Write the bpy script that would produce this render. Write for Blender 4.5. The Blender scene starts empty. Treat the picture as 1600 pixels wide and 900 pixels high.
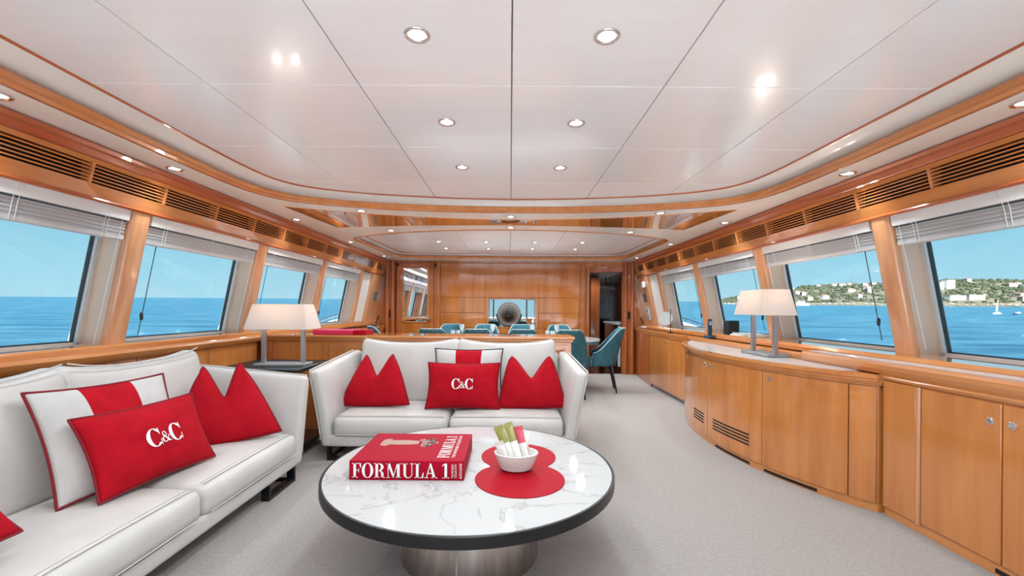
import bpy, bmesh, math, random
from mathutils import Matrix, Vector, noise
random.seed(7)
S = bpy.context.scene
COL = S.collection
PI = math.pi
R = math.radians
# ------------------------------------------------------------------ camera
CAMZ = 1.2
cd = bpy.data.cameras.new('camera'); cam = bpy.data.objects.new('camera', cd); COL.objects.link(cam)
cd.sensor_width = 36; cd.lens = 36 * 680 / 1600
cd.shift_x = 3 / 1600; cd.shift_y = 32 / 1600
cd.clip_start = 0.05; cd.clip_end = 60000
cam.matrix_world = Matrix.Translation((0, 0, CAMZ)) @ Matrix.Rotation(R(90), 4, 'X') @ Matrix.Rotation(R(0.42), 4, 'Z')
S.camera = cam
# ------------------------------------------------------------------ view + world + sun
vs = S.view_settings
vs.view_transform = 'Standard'; vs.look = 'None'; vs.gamma = 1; vs.use_curve_mapping = False
vs.exposure = 0.5
W = bpy.data.worlds.new('sky'); S.world = W; W.use_nodes = True
nt = W.node_tree; nt.nodes.clear()
n_out = nt.nodes.new('ShaderNodeOutputWorld'); n_bg = nt.nodes.new('ShaderNodeBackground')
n_tc = nt.nodes.new('ShaderNodeTexCoord'); n_sep = nt.nodes.new('ShaderNodeSeparateXYZ'); n_cr = nt.nodes.new('ShaderNodeValToRGB')
nt.links.new(n_tc.outputs['Generated'], n_sep.inputs[0]); nt.links.new(n_sep.outputs['Z'], n_cr.inputs[0])
e = n_cr.color_ramp.elements
e[0].position = 0.0; e[0].color = (.33, .56, .66, 1)
e[1].position = 0.6; e[1].color = (.09, .30, .52, 1)
a = n_cr.color_ramp.elements.new(0.22); a.color = (.15, .42, .58, 1)
nt.links.new(n_cr.outputs[0], n_bg.inputs['Color']); n_bg.inputs['Strength'].default_value = 1.0
nt.links.new(n_bg.outputs[0], n_out.inputs[0])
sd = bpy.data.lights.new('sun', 'SUN'); sd.energy = 19.0; sd.angle = R(0.6); sd.color = (.95, .98, 1)
sun = bpy.data.objects.new('sun', sd); COL.objects.link(sun)
sun.rotation_euler = (R(49), 0, R(-8))   # from aft, through the open doorway
SPOT_W = 14.5      # every downlight in the saloon
LAMP_W = 3.0      # table lamps

# ------------------------------------------------------------------ materials
MATS = {}
def principled(name, col, rough=.5, metal=0, coat=0, coat_r=.03, spec=.5, emis=None, estr=0, trans=0):
    m = bpy.data.materials.new(name); m.use_nodes = True
    b = m.node_tree.nodes['Principled BSDF']
    b.inputs['Base Color'].default_value = (*col, 1)
    b.inputs['Roughness'].default_value = rough; b.inputs['Metallic'].default_value = metal
    b.inputs['Coat Weight'].default_value = coat; b.inputs['Coat Roughness'].default_value = coat_r
    b.inputs['Specular IOR Level'].default_value = spec
    b.inputs['Transmission Weight'].default_value = trans
    if emis: b.inputs['Emission Color'].default_value = (*emis, 1); b.inputs['Emission Strength'].default_value = estr
    MATS[name] = m
    return m, b, m.node_tree
def add_noise(m, b, c1, c2, scale, mapscale=(1, 1, 1), detail=4, lo=.3, hi=.7, bump=0, bump_dist=.002, coord='Object', rough_n=.55, dist=0):
    t = m.node_tree
    tc = t.nodes.new('ShaderNodeTexCoord'); mp = t.nodes.new('ShaderNodeMapping'); nz = t.nodes.new('ShaderNodeTexNoise'); cr = t.nodes.new('ShaderNodeValToRGB')
    mp.inputs['Scale'].default_value = mapscale
    nz.inputs['Scale'].default_value = scale; nz.inputs['Detail'].default_value = detail; nz.inputs['Roughness'].default_value = rough_n
    nz.inputs['Distortion'].default_value = dist
    t.links.new(tc.outputs[coord], mp.inputs[0]); t.links.new(mp.outputs[0], nz.inputs['Vector']); t.links.new(nz.outputs['Fac'], cr.inputs[0])
    cr.color_ramp.elements[0].position = lo; cr.color_ramp.elements[0].color = (*c1, 1)
    cr.color_ramp.elements[1].position = hi; cr.color_ramp.elements[1].color = (*c2, 1)
    t.links.new(cr.outputs[0], b.inputs['Base Color'])
    if bump:
        bp = t.nodes.new('ShaderNodeBump'); bp.inputs['Strength'].default_value = bump; bp.inputs['Distance'].default_value = bump_dist
        t.links.new(nz.outputs['Fac'], bp.inputs['Height']); t.links.new(bp.outputs[0], b.inputs['Normal'])
    return nz, cr
def wood(name, c1, c2, mapscale, rough=.28, coat=.7, coat_r=.03, scale=3):
    m, b, t = principled(name, c1, rough, 0, coat, coat_r)
    add_noise(m, b, c1, c2, scale, mapscale, 6, .25, .75)
    return m
wood('wood_vertical', (.50, .16, .036), (.72, .275, .075), (4, 4, .35), rough=.22, coat=1)
wood('wood_along', (.54, .18, .045), (.74, .30, .09), (5, .3, 6), rough=.22, coat=1)
wood('wood_across', (.54, .18, .045), (.74, .30, .09), (.3, 5, 6), rough=.22, coat=1)
wood('wood_red', (.36, .06, .012), (.56, .14, .03), (5, .3, 6))
wood('wood_red_vertical', (.32, .07, .018), (.52, .15, .038), (4, 4, .3))
mb_ = wood('wood_backwall', (.33, .09, .018), (.56, .19, .042), (3, 3, .35), rough=.10, coat=1, coat_r=.02)
t = mb_.node_tree; nz2 = t.nodes.new('ShaderNodeTexNoise'); nz2.inputs['Scale'].default_value = 2.2; bp2 = t.nodes.new('ShaderNodeBump'); bp2.inputs['Strength'].default_value = .25; bp2.inputs['Distance'].default_value = .02
tc2 = t.nodes.new('ShaderNodeTexCoord'); t.links.new(tc2.outputs['Object'], nz2.inputs['Vector']); t.links.new(nz2.outputs['Fac'], bp2.inputs['Height'])
for q_ in ('Normal', 'Coat Normal'): t.links.new(bp2.outputs[0], t.nodes['Principled BSDF'].inputs[q_])
wood('wood_pillar', (.56, .24, .11), (.78, .40, .20), (5, 5, .3))
wood('wood_lacquer', (.50, .17, .04), (.62, .24, .065), (.4, 3, 3), rough=.06, coat=1, coat_r=.0)
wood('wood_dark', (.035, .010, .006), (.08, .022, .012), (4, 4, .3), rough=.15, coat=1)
principled('reveal_sheen_pale', (.66, .48, .36), .25, coat=.6)  # wood tone lightened to hold the reflected daylight on the window reveals
principled('dark_gap', (.008, .006, .005), .7)
principled('cream_paint', (.84, .83, .79), .35, coat=.3)
m, b, t = principled('ceiling_paint', (.84, .83, .82), .22, coat=.25, coat_r=.08)
add_noise(m, b, (.88, .885, .895), (.91, .915, .925), 2, (1, 6, 1), 3)
principled('white_paint', (.8, .8, .78), .4)
m, b, t = principled('carpet', (.6, .55, .5), .95, spec=.1)
nz, cr = add_noise(m, b, (.47, .41, .375), (.65, .59, .55), 55, (1, 1, 1), 6, .3, .7, bump=1.0, bump_dist=.02, rough_n=.75)
b.inputs['Sheen Weight'].default_value = .2
m, b, t = principled('leather_white', (.72, .69, .65), .5)
add_noise(m, b, (.56, .53, .50), (.615, .585, .555), 6, (1, 1, 1), 5, .3, .7, bump=.25, bump_dist=.004)
principled('leather_seam', (.62, .58, .54), .6)
m, b, t = principled('red_cotton', (.62, .006, .018), .85, spec=.15)
add_noise(m, b, (.36, .002, .009), (.47, .004, .015), 14, (1, 1, 1), 6, .3, .7, bump=.3, bump_dist=.003)
m, b, t = principled('white_cotton', (.78, .76, .73), .85, spec=.15)
add_noise(m, b, (.53, .51, .49), (.59, .57, .55), 10, (1, 1, 1), 6, .3, .7, bump=.3, bump_dist=.003)
principled('dark_red_piping', (.22, .004, .012), .8)
principled('navy_piping', (.03, .02, .035), .8)
principled('white_print', (.85, .83, .80), .6)
principled('red_print', (.36, .002, .018), .6, spec=.1)
principled('red_leather', (.38, .002, .012), .6, spec=.12)
principled('pink_red', (.62, .02, .09), .4)
principled('paper', (.82, .80, .76), .7)
principled('trophy_tan', (.40, .24, .17), .5)
principled('trophy_grey', (.36, .30, .28), .45)
m, b, t = principled('marble', (.78, .77, .75), .05, coat=.0, spec=.4)
nz, cr = add_noise(m, b, (.545, .535, .525), (.555, .545, .535), 1.6, (1, 1.6, 1), 9, .3, .7, rough_n=.62, dist=1.2)
el = cr.color_ramp.elements
for p, c in ((.49, (.545, .535, .525)), (.503, (.38, .375, .37)), (.516, (.545, .535, .525))):
    x = el.new(p); x.color = (*c, 1)
principled('black_metal', (.012, .012, .013), .35, metal=.3)
m, b, t = principled('brushed_steel', (.55, .50, .47), .22, metal=1)
add_noise(m, b, (.42, .37, .35), (.66, .61, .58), 4, (6, 6, .3), 4)
principled('steel', (.62, .62, .62), .25, metal=1)
principled('frame_alloy', (.62, .65, .66), .35, metal=.2)
principled('lamp_metal', (.42, .43, .44), .38, metal=.85)
principled('chrome', (.8, .8, .8), .08, metal=1)
principled('mirror', (.75, .76, .76), .015, metal=1)
principled('black_rubber', (.02, .03, .035), .5)
principled('blind_grey', (.60, .60, .60), .6)
principled('blind_slat', (.52, .52, .53), .5)
principled('cord_dark', (.05, .09, .11), .6)
principled('cord_white', (.75, .74, .72), .6)
m, b, t = principled('teal_fabric', (.045, .20, .235), .75)
add_noise(m, b, (.016, .085, .115), (.034, .135, .165), 16, (1, 1, 1), 4)
principled('teal_piping', (.55, .62, .62), .6)
principled('dark_leg', (.010, .016, .020), .3)
principled('table_white', (.74, .75, .75), .12, coat=.6)
principled('table_blue', (.12, .28, .36), .3)
principled('tumbler', (.85, .90, .92), .06, spec=.8, trans=.6)
principled('amber_glass', (.16, .05, .015), .15, coat=.5)
principled('disc_taupe', (.20, .165, .145), .45)
principled('disc_black', (.015, .014, .014), .35)
principled('sign_blue', (.02, .11, .19), .35)
principled('phone_black', (.012, .013, .016), .35)
principled('phone_blue', (.025, .06, .10), .35)
principled('grey_plastic', (.35, .37, .38), .4)
principled('packet_white', (.80, .77, .74), .35, coat=.4)
principled('packet_green', (.30, .29, .07), .35, coat=.4)
principled('packet_orange', (.70, .28, .10), .35, coat=.4)
principled('packet_pink', (.62, .10, .14), .35, coat=.4)
m, b, t = principled('basket_white', (.74, .71, .67), .7)
principled('inlay_pale', (.70, .69, .68), .25, coat=.4)
principled('light_lens', (.9, .9, .9), .4, emis=(1, .97, .92), estr=6)
principled('teak_deck', (.52, .47, .40), .7)
principled('deck_bounce_white', (.66, .69, .71), .6)  # aft deck colour, made white to bounce sun onto the ceiling
principled('gelcoat', (.78, .77, .74), .3)
m, b, t = principled('lamp_fabric', (.80, .73, .68), .8, spec=.1)
tr = t.nodes.new('ShaderNodeBsdfTranslucent'); tr.inputs[0].default_value = (.80, .70, .62, 1)
mx = t.nodes.new('ShaderNodeMixShader'); mx.inputs[0].default_value = .3
t.links.new(b.outputs[0], mx.inputs[1]); t.links.new(tr.outputs[0], mx.inputs[2]); t.links.new(mx.outputs[0], t.nodes['Material Output'].inputs[0])
m = bpy.data.materials.new('window_glass'); m.use_nodes = True; t = m.node_tree; t.nodes.clear()
o_ = t.nodes.new('ShaderNodeOutputMaterial'); tp = t.nodes.new('ShaderNodeBsdfTransparent'); gl = t.nodes.new('ShaderNodeBsdfGlossy'); mx = t.nodes.new('ShaderNodeMixShader'); lw = t.nodes.new('ShaderNodeLayerWeight')
pw = t.nodes.new('ShaderNodeMath'); pw.operation = 'POWER'; pw.inputs[1].default_value = 5; ml = t.nodes.new('ShaderNodeMath'); ml.operation = 'MULTIPLY_ADD'; ml.inputs[1].default_value = .35; ml.inputs[2].default_value = .02; t.links.new(lw.outputs['Facing'], pw.inputs[0]); t.links.new(pw.outputs[0], ml.inputs[0]); tp.inputs[0].default_value = (.97, .99, .99, 1); gl.inputs['Roughness'].default_value = .01
t.links.new(ml.outputs[0], mx.inputs[0]); t.links.new(tp.outputs[0], mx.inputs[1]); t.links.new(gl.outputs[0], mx.inputs[2]); t.links.new(mx.outputs[0], o_.inputs[0])
MATS['window_glass'] = m
m, b, t = principled('sea_water', (.03, .2, .34), .35, spec=.35)
nz, cr = add_noise(m, b, (.003, .044, .085), (.036, .12, .17), .16, (.5, 1.6, 1), 12, .36, .64, bump=.7, bump_dist=1.2, rough_n=.7)
m, b, t = principled('hill_ground', (.12, .11, .06), .95, spec=.1)
add_noise(m, b, (.045, .05, .03), (.14, .115, .085), .035, (1, 1, 1), 8, .35, .68, rough_n=.7)
m, b, t = principled('tree_leaves', (.05, .08, .03), .95, spec=.1)
add_noise(m, b, (.018, .026, .014), (.055, .062, .036), .06, (1, 1, 1), 6, .3, .7)
principled('house_wall', (.22, .20, .18), .8)
principled('house_white', (.27, .27, .265), .7)
principled('house_roof', (.14, .085, .06), .8)
principled('house_window', (.08, .10, .12), .3)
principled('shore_rock', (.16, .145, .125), .9)
principled('sail', (.35, .35, .345), .7)
principled('boat_white', (.3, .3, .295), .5)
def M(n): return MATS[n]

# ------------------------------------------------------------------ helpers
def ob(name, bm, mat, parent=None, smooth=False, inv=None, autosmooth=None):
    if inv is not None: bm.transform(inv)
    bmesh.ops.recalc_face_normals(bm, faces=bm.faces[:])
    me = bpy.data.meshes.new(name); bm.to_mesh(me); bm.free()
    mats = mat if isinstance(mat, (list, tuple)) else [mat]
    for q in mats: me.materials.append(MATS[q])
    if smooth:
        for p in me.polygons: p.use_smooth = True
        if autosmooth is not None:
            try: me.set_sharp_from_angle(angle=R(autosmooth))
            except Exception: pass
    o = bpy.data.objects.new(name, me); COL.objects.link(o)
    if parent: o.parent = parent
    return o
def tag(o, label, cat, group=None):
    o['label'] = label; o['category'] = cat
    if group: o['group'] = group
    return o
def thing(name, label, cat, loc=(0, 0, 0), rz=0, group=None):
    o = bpy.data.objects.new(name, None); COL.objects.link(o); o.empty_display_size = .1
    o.location = loc; o.rotation_euler = (0, 0, rz)
    return tag(o, label, cat, group)
def inv_of(o): return Matrix.Translation(Vector(o.location) * -1)
def struct(name, bm, mat, parent=None, **k):
    o = ob(name, bm, mat, parent, **k)
    if not parent: o['kind'] = 'structure'
    return o
def NB(): return bmesh.new()
def box(bm, x0, x1, y0, y1, z0, z1, bev=0, seg=1):
    vs_ = [bm.verts.new((x, y, z)) for z in (z0, z1) for y in (y0, y1) for x in (x0, x1)]
    fs = [bm.faces.new([vs_[i] for i in f]) for f in ((0, 2, 3, 1), (4, 5, 7, 6), (0, 1, 5, 4), (2, 6, 7, 3), (0, 4, 6, 2), (1, 3, 7, 5))]
    if bev:
        es = list({e_ for f in fs for e_ in f.edges})
        bmesh.ops.bevel(bm, geom=es, offset=bev, segments=seg, affect='EDGES', profile=.5)
    return vs_
def B(*a, **k):
    bm = NB(); box(bm, *a, **k); return bm
def hexa(bm, p):   # 8 points, order as in box
    v = [bm.verts.new(q) for q in p]
    for f in ((0, 2, 3, 1), (4, 5, 7, 6), (0, 1, 5, 4), (2, 6, 7, 3), (0, 4, 6, 2), (1, 3, 7, 5)): bm.faces.new([v[i] for i in f])
    return v
def prism_y(bm, pts, y0, y1):     # closed section in x,z drawn out along y
    a_ = [bm.verts.new((x, y0, z)) for x, z in pts]; b_ = [bm.verts.new((x, y1, z)) for x, z in pts]
    n = len(pts)
    for i in range(n): bm.faces.new((a_[i], a_[(i + 1) % n], b_[(i + 1) % n], b_[i]))
    bm.faces.new(a_); bm.faces.new(b_[::-1])
def prism_z(bm, pts, z0, z1):
    a_ = [bm.verts.new((x, y, z0)) for x, y in pts]; b_ = [bm.verts.new((x, y, z1)) for x, y in pts]
    n = len(pts)
    for i in range(n): bm.faces.new((a_[i], a_[(i + 1) % n], b_[(i + 1) % n], b_[i]))
    bm.faces.new(a_[::-1]); bm.faces.new(b_)
def lathe(bm, prof, c=(0, 0, 0), n=32, sx=1, sy=1, caps=True):
    rings = []
    for r, z in prof:
        rings.append([bm.verts.new((c[0] + sx * r * math.cos(2 * PI * i / n), c[1] + sy * r * math.sin(2 * PI * i / n), c[2] + z)) for i in range(n)])
    for k in range(len(rings) - 1):
        for i in range(n): bm.faces.new((rings[k][i], rings[k][(i + 1) % n], rings[k + 1][(i + 1) % n], rings[k + 1][i]))
    if caps and prof[0][0] > 1e-6: bm.faces.new(rings[0][::-1])
    if caps and prof[-1][0] > 1e-6: bm.faces.new(rings[-1])
    bmesh.ops.remove_doubles(bm, verts=bm.verts[:], dist=1e-6)
def tube(bm, pts, r, n=8, closed=False, cap=True):
    pts = [Vector(p) for p in pts]; N = len(pts); rings = []; up0 = None
    for i, p in enumerate(pts):
        d = (pts[(i + 1) % N] - pts[i - 1]) if closed else (pts[min(i + 1, N - 1)] - pts[max(i - 1, 0)])
        d.normalize()
        if up0 is None:
            up0 = Vector((0, 0, 1)) if abs(d.z) < .9 else Vector((1, 0, 0))
        u = (up0 - d * up0.dot(d))
        if u.length < 1e-4: u = Vector((1, 0, 0)) - d * d.x
        u.normalize(); up0 = u; w = d.cross(u)
        rr = r[i] if isinstance(r, (list, tuple)) else r
        rings.append([bm.verts.new(p + (u * math.cos(2 * PI * k / n) + w * math.sin(2 * PI * k / n)) * rr) for k in range(n)])
    for i in range(N if closed else N - 1):
        a_, b_ = rings[i], rings[(i + 1) % N]
        for k in range(n): bm.faces.new((a_[k], a_[(k + 1) % n], b_[(k + 1) % n], b_[k]))
    if not closed and cap: bm.faces.new(rings[0][::-1]); bm.faces.new(rings[-1])
def soft(bm, x0, x1, y0, y1, z0, z1, r=.04, n=8, f=None):
    """box with round edges, fine enough to bend; f(x,y,z in -1..1, point) bends it"""
    c = Vector(((x0 + x1) / 2, (y0 + y1) / 2, (z0 + z1) / 2)); h = Vector(((x1 - x0) / 2, (y1 - y0) / 2, (z1 - z0) / 2))
    def axis(hh):
        rr = min(r, hh * .98); L = [-hh, -hh + rr * .12, -hh + rr * .4, -hh + rr]
        k = max(1, n if hh > .2 else n // 2)
        mid = [(-hh + rr) + (2 * hh - 2 * rr) * i / k for i in range(1, k)]
        return L + mid + [-q for q in L[::-1]]
    A = [axis(h.x), axis(h.y), axis(h.z)]
    cache = {}
    def vert(p):
        key = (round(p[0], 6), round(p[1], 6), round(p[2], 6))
        if key in cache: return cache[key]
        q = Vector(p); inn = Vector([max(-h[i] + min(r, h[i] * .98), min(h[i] - min(r, h[i] * .98), q[i])) for i in range(3)])
        d = q - inn
        if d.length > 1e-9: q = inn + d.normalized() * min(r, max(abs(d.x), abs(d.y), abs(d.z)))
        u = Vector((q.x / h.x, q.y / h.y, q.z / h.z)); q = q + c
        if f: q = f(u, q)
        v = bm.verts.new(q); cache[key] = v; return v
    for ax in range(3):
        i, j = [(1, 2), (2, 0), (0, 1)][ax]
        for sgn in (-1, 1):
            for a_ in range(len(A[i]) - 1):
                for b_ in range(len(A[j]) - 1):
                    q = []
                    for (aa, bb) in ((a_, b_), (a_ + 1, b_), (a_ + 1, b_ + 1), (a_, b_ + 1)):
                        p = [0, 0, 0]; p[ax] = sgn * h[ax]; p[i] = A[i][aa]; p[j] = A[j][bb]; q.append(vert(p))
                    if len(set(q)) == 4:
                        try: bm.faces.new(q if sgn > 0 else q[::-1])
                        except ValueError: pass
def copy_tree(o, parent=None):
    c = o.copy(); COL.objects.link(c); c.parent = parent
    for ch in list(o.children): copy_tree(ch, c)
    return c
def smooth_path(P, k=6, closed=False):
    out = []; n = len(P)
    for i in range(n - 1):
        p0 = P[max(i - 1, 0)]; p1 = P[i]; p2 = P[i + 1]; p3 = P[min(i + 2, n - 1)]
        for s in range(k):
            t_ = s / k
            out.append(tuple(.5 * ((2 * p1[d]) + (-p0[d] + p2[d]) * t_ + (2 * p0[d] - 5 * p1[d] + 4 * p2[d] - p3[d]) * t_ ** 2 + (-p0[d] + 3 * p1[d] - 3 * p2[d] + p3[d]) * t_ ** 3) for d in range(len(p1))))
    out.append(tuple(P[-1])); return out

# ------------------------------------------------------------------ room shell
YB = 8.08          # front bulkhead
YA = -1.9          # aft wall
ZS = 2.08          # soffit
ZP = 2.20          # raised ceiling panel
PIL = [.08, 1.46, 2.84, 4.21, 5.60, 6.98]
def xin(z): return 2.33 + (1.789 - z) * .2007       # leaning inner plane of the window wall
def sill_z(s): return .935 if s > 0 else .962

fl = struct('floor', B(-2.7, 2.7, YA, YB, -.06, 0), 'carpet')
fl['label'] = 'pale beige wool carpet across the saloon'; fl['category'] = 'floor'

# raised recess outlines (half, x>=0)
T1 = [(1.90, YA + .25), (1.90, -1.0), (1.90, 0), (1.90, 1), (1.90, 2), (1.90, 2.7), (1.89, 3.1), (1.845, 3.38), (1.73, 3.57), (1.51, 3.71), (1.2, 3.82), (.9, 3.885), (.45, 3.955), (0, 3.98)]
L1 = [(2.015, YA + .25), (2.015, -1.0), (2.015, 0), (2.015, 1), (2.015, 2), (2.015, 2.8), (2.0, 3.16), (1.94, 3.42), (1.81, 3.60), (1.58, 3.73), (1.3, 3.83), (.9, 3.915), (.45, 3.965), (0, 3.985)]
def full(P, k=5):
    h = smooth_path(P, k); return h + [(-x, y) for x, y in h[::-1][1:]]
T1f, L1f = full(T1), full(L1)
def blend(A, Bq, f): return [(a_[0] + (b_[0] - a_[0]) * f, a_[1] + (b_[1] - a_[1]) * f) for a_, b_ in zip(A, Bq)]
def shift_in(P, d, c=(0, 1.2)):
    out = []
    for i, p in enumerate(P):
        a_ = Vector(P[max(i - 1, 0)]); b_ = Vector(P[min(i + 1, len(P) - 1)]); tt = (b_ - a_).normalized(); nn = Vector((-tt.y, tt.x))
        if nn.dot(Vector(c) - Vector(p)) < 0: nn = -nn
        q = Vector(p) + nn * d; out.append((q.x, q.y))
    return out
L2 = [(0, 7.68), (.8, 7.675), (1.5, 7.65), (1.84, 7.56), (1.97, 7.36), (2.0, 7.0), (2.01, 6.4), (2.02, 5.9), (2.01, 5.62), (1.94, 5.45), (1.78, 5.33), (1.4, 5.14), (.9, 4.97), (.45, 4.89), (0, 4.86)]
L2f = full(L2)[:-1]
# soffit sheet with two openings
bm = NB()
def loop(P, z):
    v = [bm.verts.new((x, y, z)) for x, y in P]
    return [bm.edges.new((v[i], v[(i + 1) % len(v)])) for i in range(len(v))]
es = loop([(-2.27, YA), (2.27, YA), (2.27, YB), (-2.27, YB)], ZS) + loop(L1f, ZS) + loop(L2f, ZS)
bmesh.ops.triangle_fill(bm, edges=es, use_beauty=True)
ceil = struct('ceiling', bm, 'cream_paint')
ceil['label'] = 'cream soffit with two raised white panelled recesses'; ceil['category'] = 'ceiling'
bm = B(-2.9, 2.9, YA - .8, YB + .3, ZS + .2, ZS + .3)
ob('deckhead_sun_block', bm, 'white_paint', ceil)  # unseen roof slab, overhang added past the walls to keep sun out
# panel tiles of the near recess
xs = [-2.06, -1.37, -.685, 0, .685, 1.37, 2.06]
ys = [YA + .1, -1.08, -.32, .44, 1.20, 1.955, 2.71, 3.465, 4.06]
g = .0025
for i in range(6):
    for j in range(len(ys) - 1):
        ob('ceiling_panel', B(xs[i] + g, xs[i + 1] - g, ys[j] + g, ys[j + 1] - g, ZP, ZP + .02, bev=.002), 'ceiling_paint', ceil)
ys2 = [4.9, 5.6, 6.3, 7.0, 7.75]
xs2 = [-2.06, -1.37, -.685, 0, .685, 1.37, 2.06]
ZP2 = 2.155
for i in range(6):
    for j in range(4):
        ob('ceiling_panel', B(xs2[i] + g, xs2[i + 1] - g, ys2[j] + g, ys2[j + 1] - g, ZP2, ZP2 + .02, bev=.002), 'ceiling_paint', ceil)
ob('panel_backing', B(-2.1, 2.1, YA, 7.8, ZP + .021, ZP + .03), 'grey_plastic', ceil)
def ring(bm, loops, closed):
    V = [[bm.verts.new((x, y, z)) for x, y in P] for P, z in loops]
    n = len(V[0])
    for k in range(len(V) - 1):
        for i in range(n if closed else n - 1):
            bm.faces.new((V[k][i], V[k][(i + 1) % n], V[k + 1][(i + 1) % n], V[k + 1][i]))
def cove(T, L, zp, closed, names):
    bm = NB(); out = shift_in(L, -.02)
    ring(bm, [(T, zp + .004), (blend(T, out, .25), zp - .012), (blend(T, out, .6), zp - .032), (blend(T, out, .9), zp - .058), (out, zp - .075)] if not closed else
         [(T, zp + .004), (blend(T, out, .4), zp - .012), (blend(T, out, .8), zp - .03), (out, ZS + .035)], closed)
    o = struct(names[0], bm, 'cream_paint', smooth=True); o['label'] = names[2]; o['category'] = 'cove'
    bm = NB()
    i1 = shift_in(L, .032)
    h = .045 if not closed else .03
    ring(bm, [(shift_in(L, -.022), ZS + h - .004), (shift_in(L, .012), ZS + h + .004), (shift_in(L, .028), ZS + h), (i1, ZS + h - .014), (shift_in(L, .02), ZS + .018), (shift_in(L, .022), ZS + .006), (shift_in(L, .008), ZS - .006), (shift_in(L, -.016), ZS - .006), (shift_in(L, -.022), ZS - .001)], closed)
    o = struct(names[1], bm, 'wood_along', smooth=True, autosmooth=40); o['label'] = names[3]; o['category'] = 'trim'
    bm = NB(); tube(bm, [(x, y, zp - .004) for x, y in shift_in(T, .003)], .007, 6, closed)
    ob('panel_bead', bm, 'wood_red', o)
cove(T1f, L1f, ZP, False, ('trim_1', 'trim_2', 'cream curved cove around the big raised ceiling', 'varnished wood lip around the big raised ceiling'))
cove(shift_in(L2f, .07, (0, 6.3)), L2f, ZP2, True, ('trim_3', 'trim_4', 'cream cove around the dining ceiling recess', 'varnished wood lip around the dining ceiling recess'))
# mirror-bright lacquered wood infill between the recesses
fr = [(x, 4.30 - .50 * (abs(x) / 1.98) ** 2) for x in [-1.98 + 3.96 * i / 30 for i in range(31)]]
bk = [(x, 4.58 + .20 * (abs(x) / 1.90) ** 2) for x in [1.90 - 3.80 * i / 30 for i in range(31)]]
bm = NB(); prism_z(bm, fr + bk, ZS - .006, ZS + .004)
o = struct('trim_5', bm, 'wood_lacquer'); o['label'] = 'mirror-gloss wood panel across the ceiling'; o['category'] = 'trim'

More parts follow.
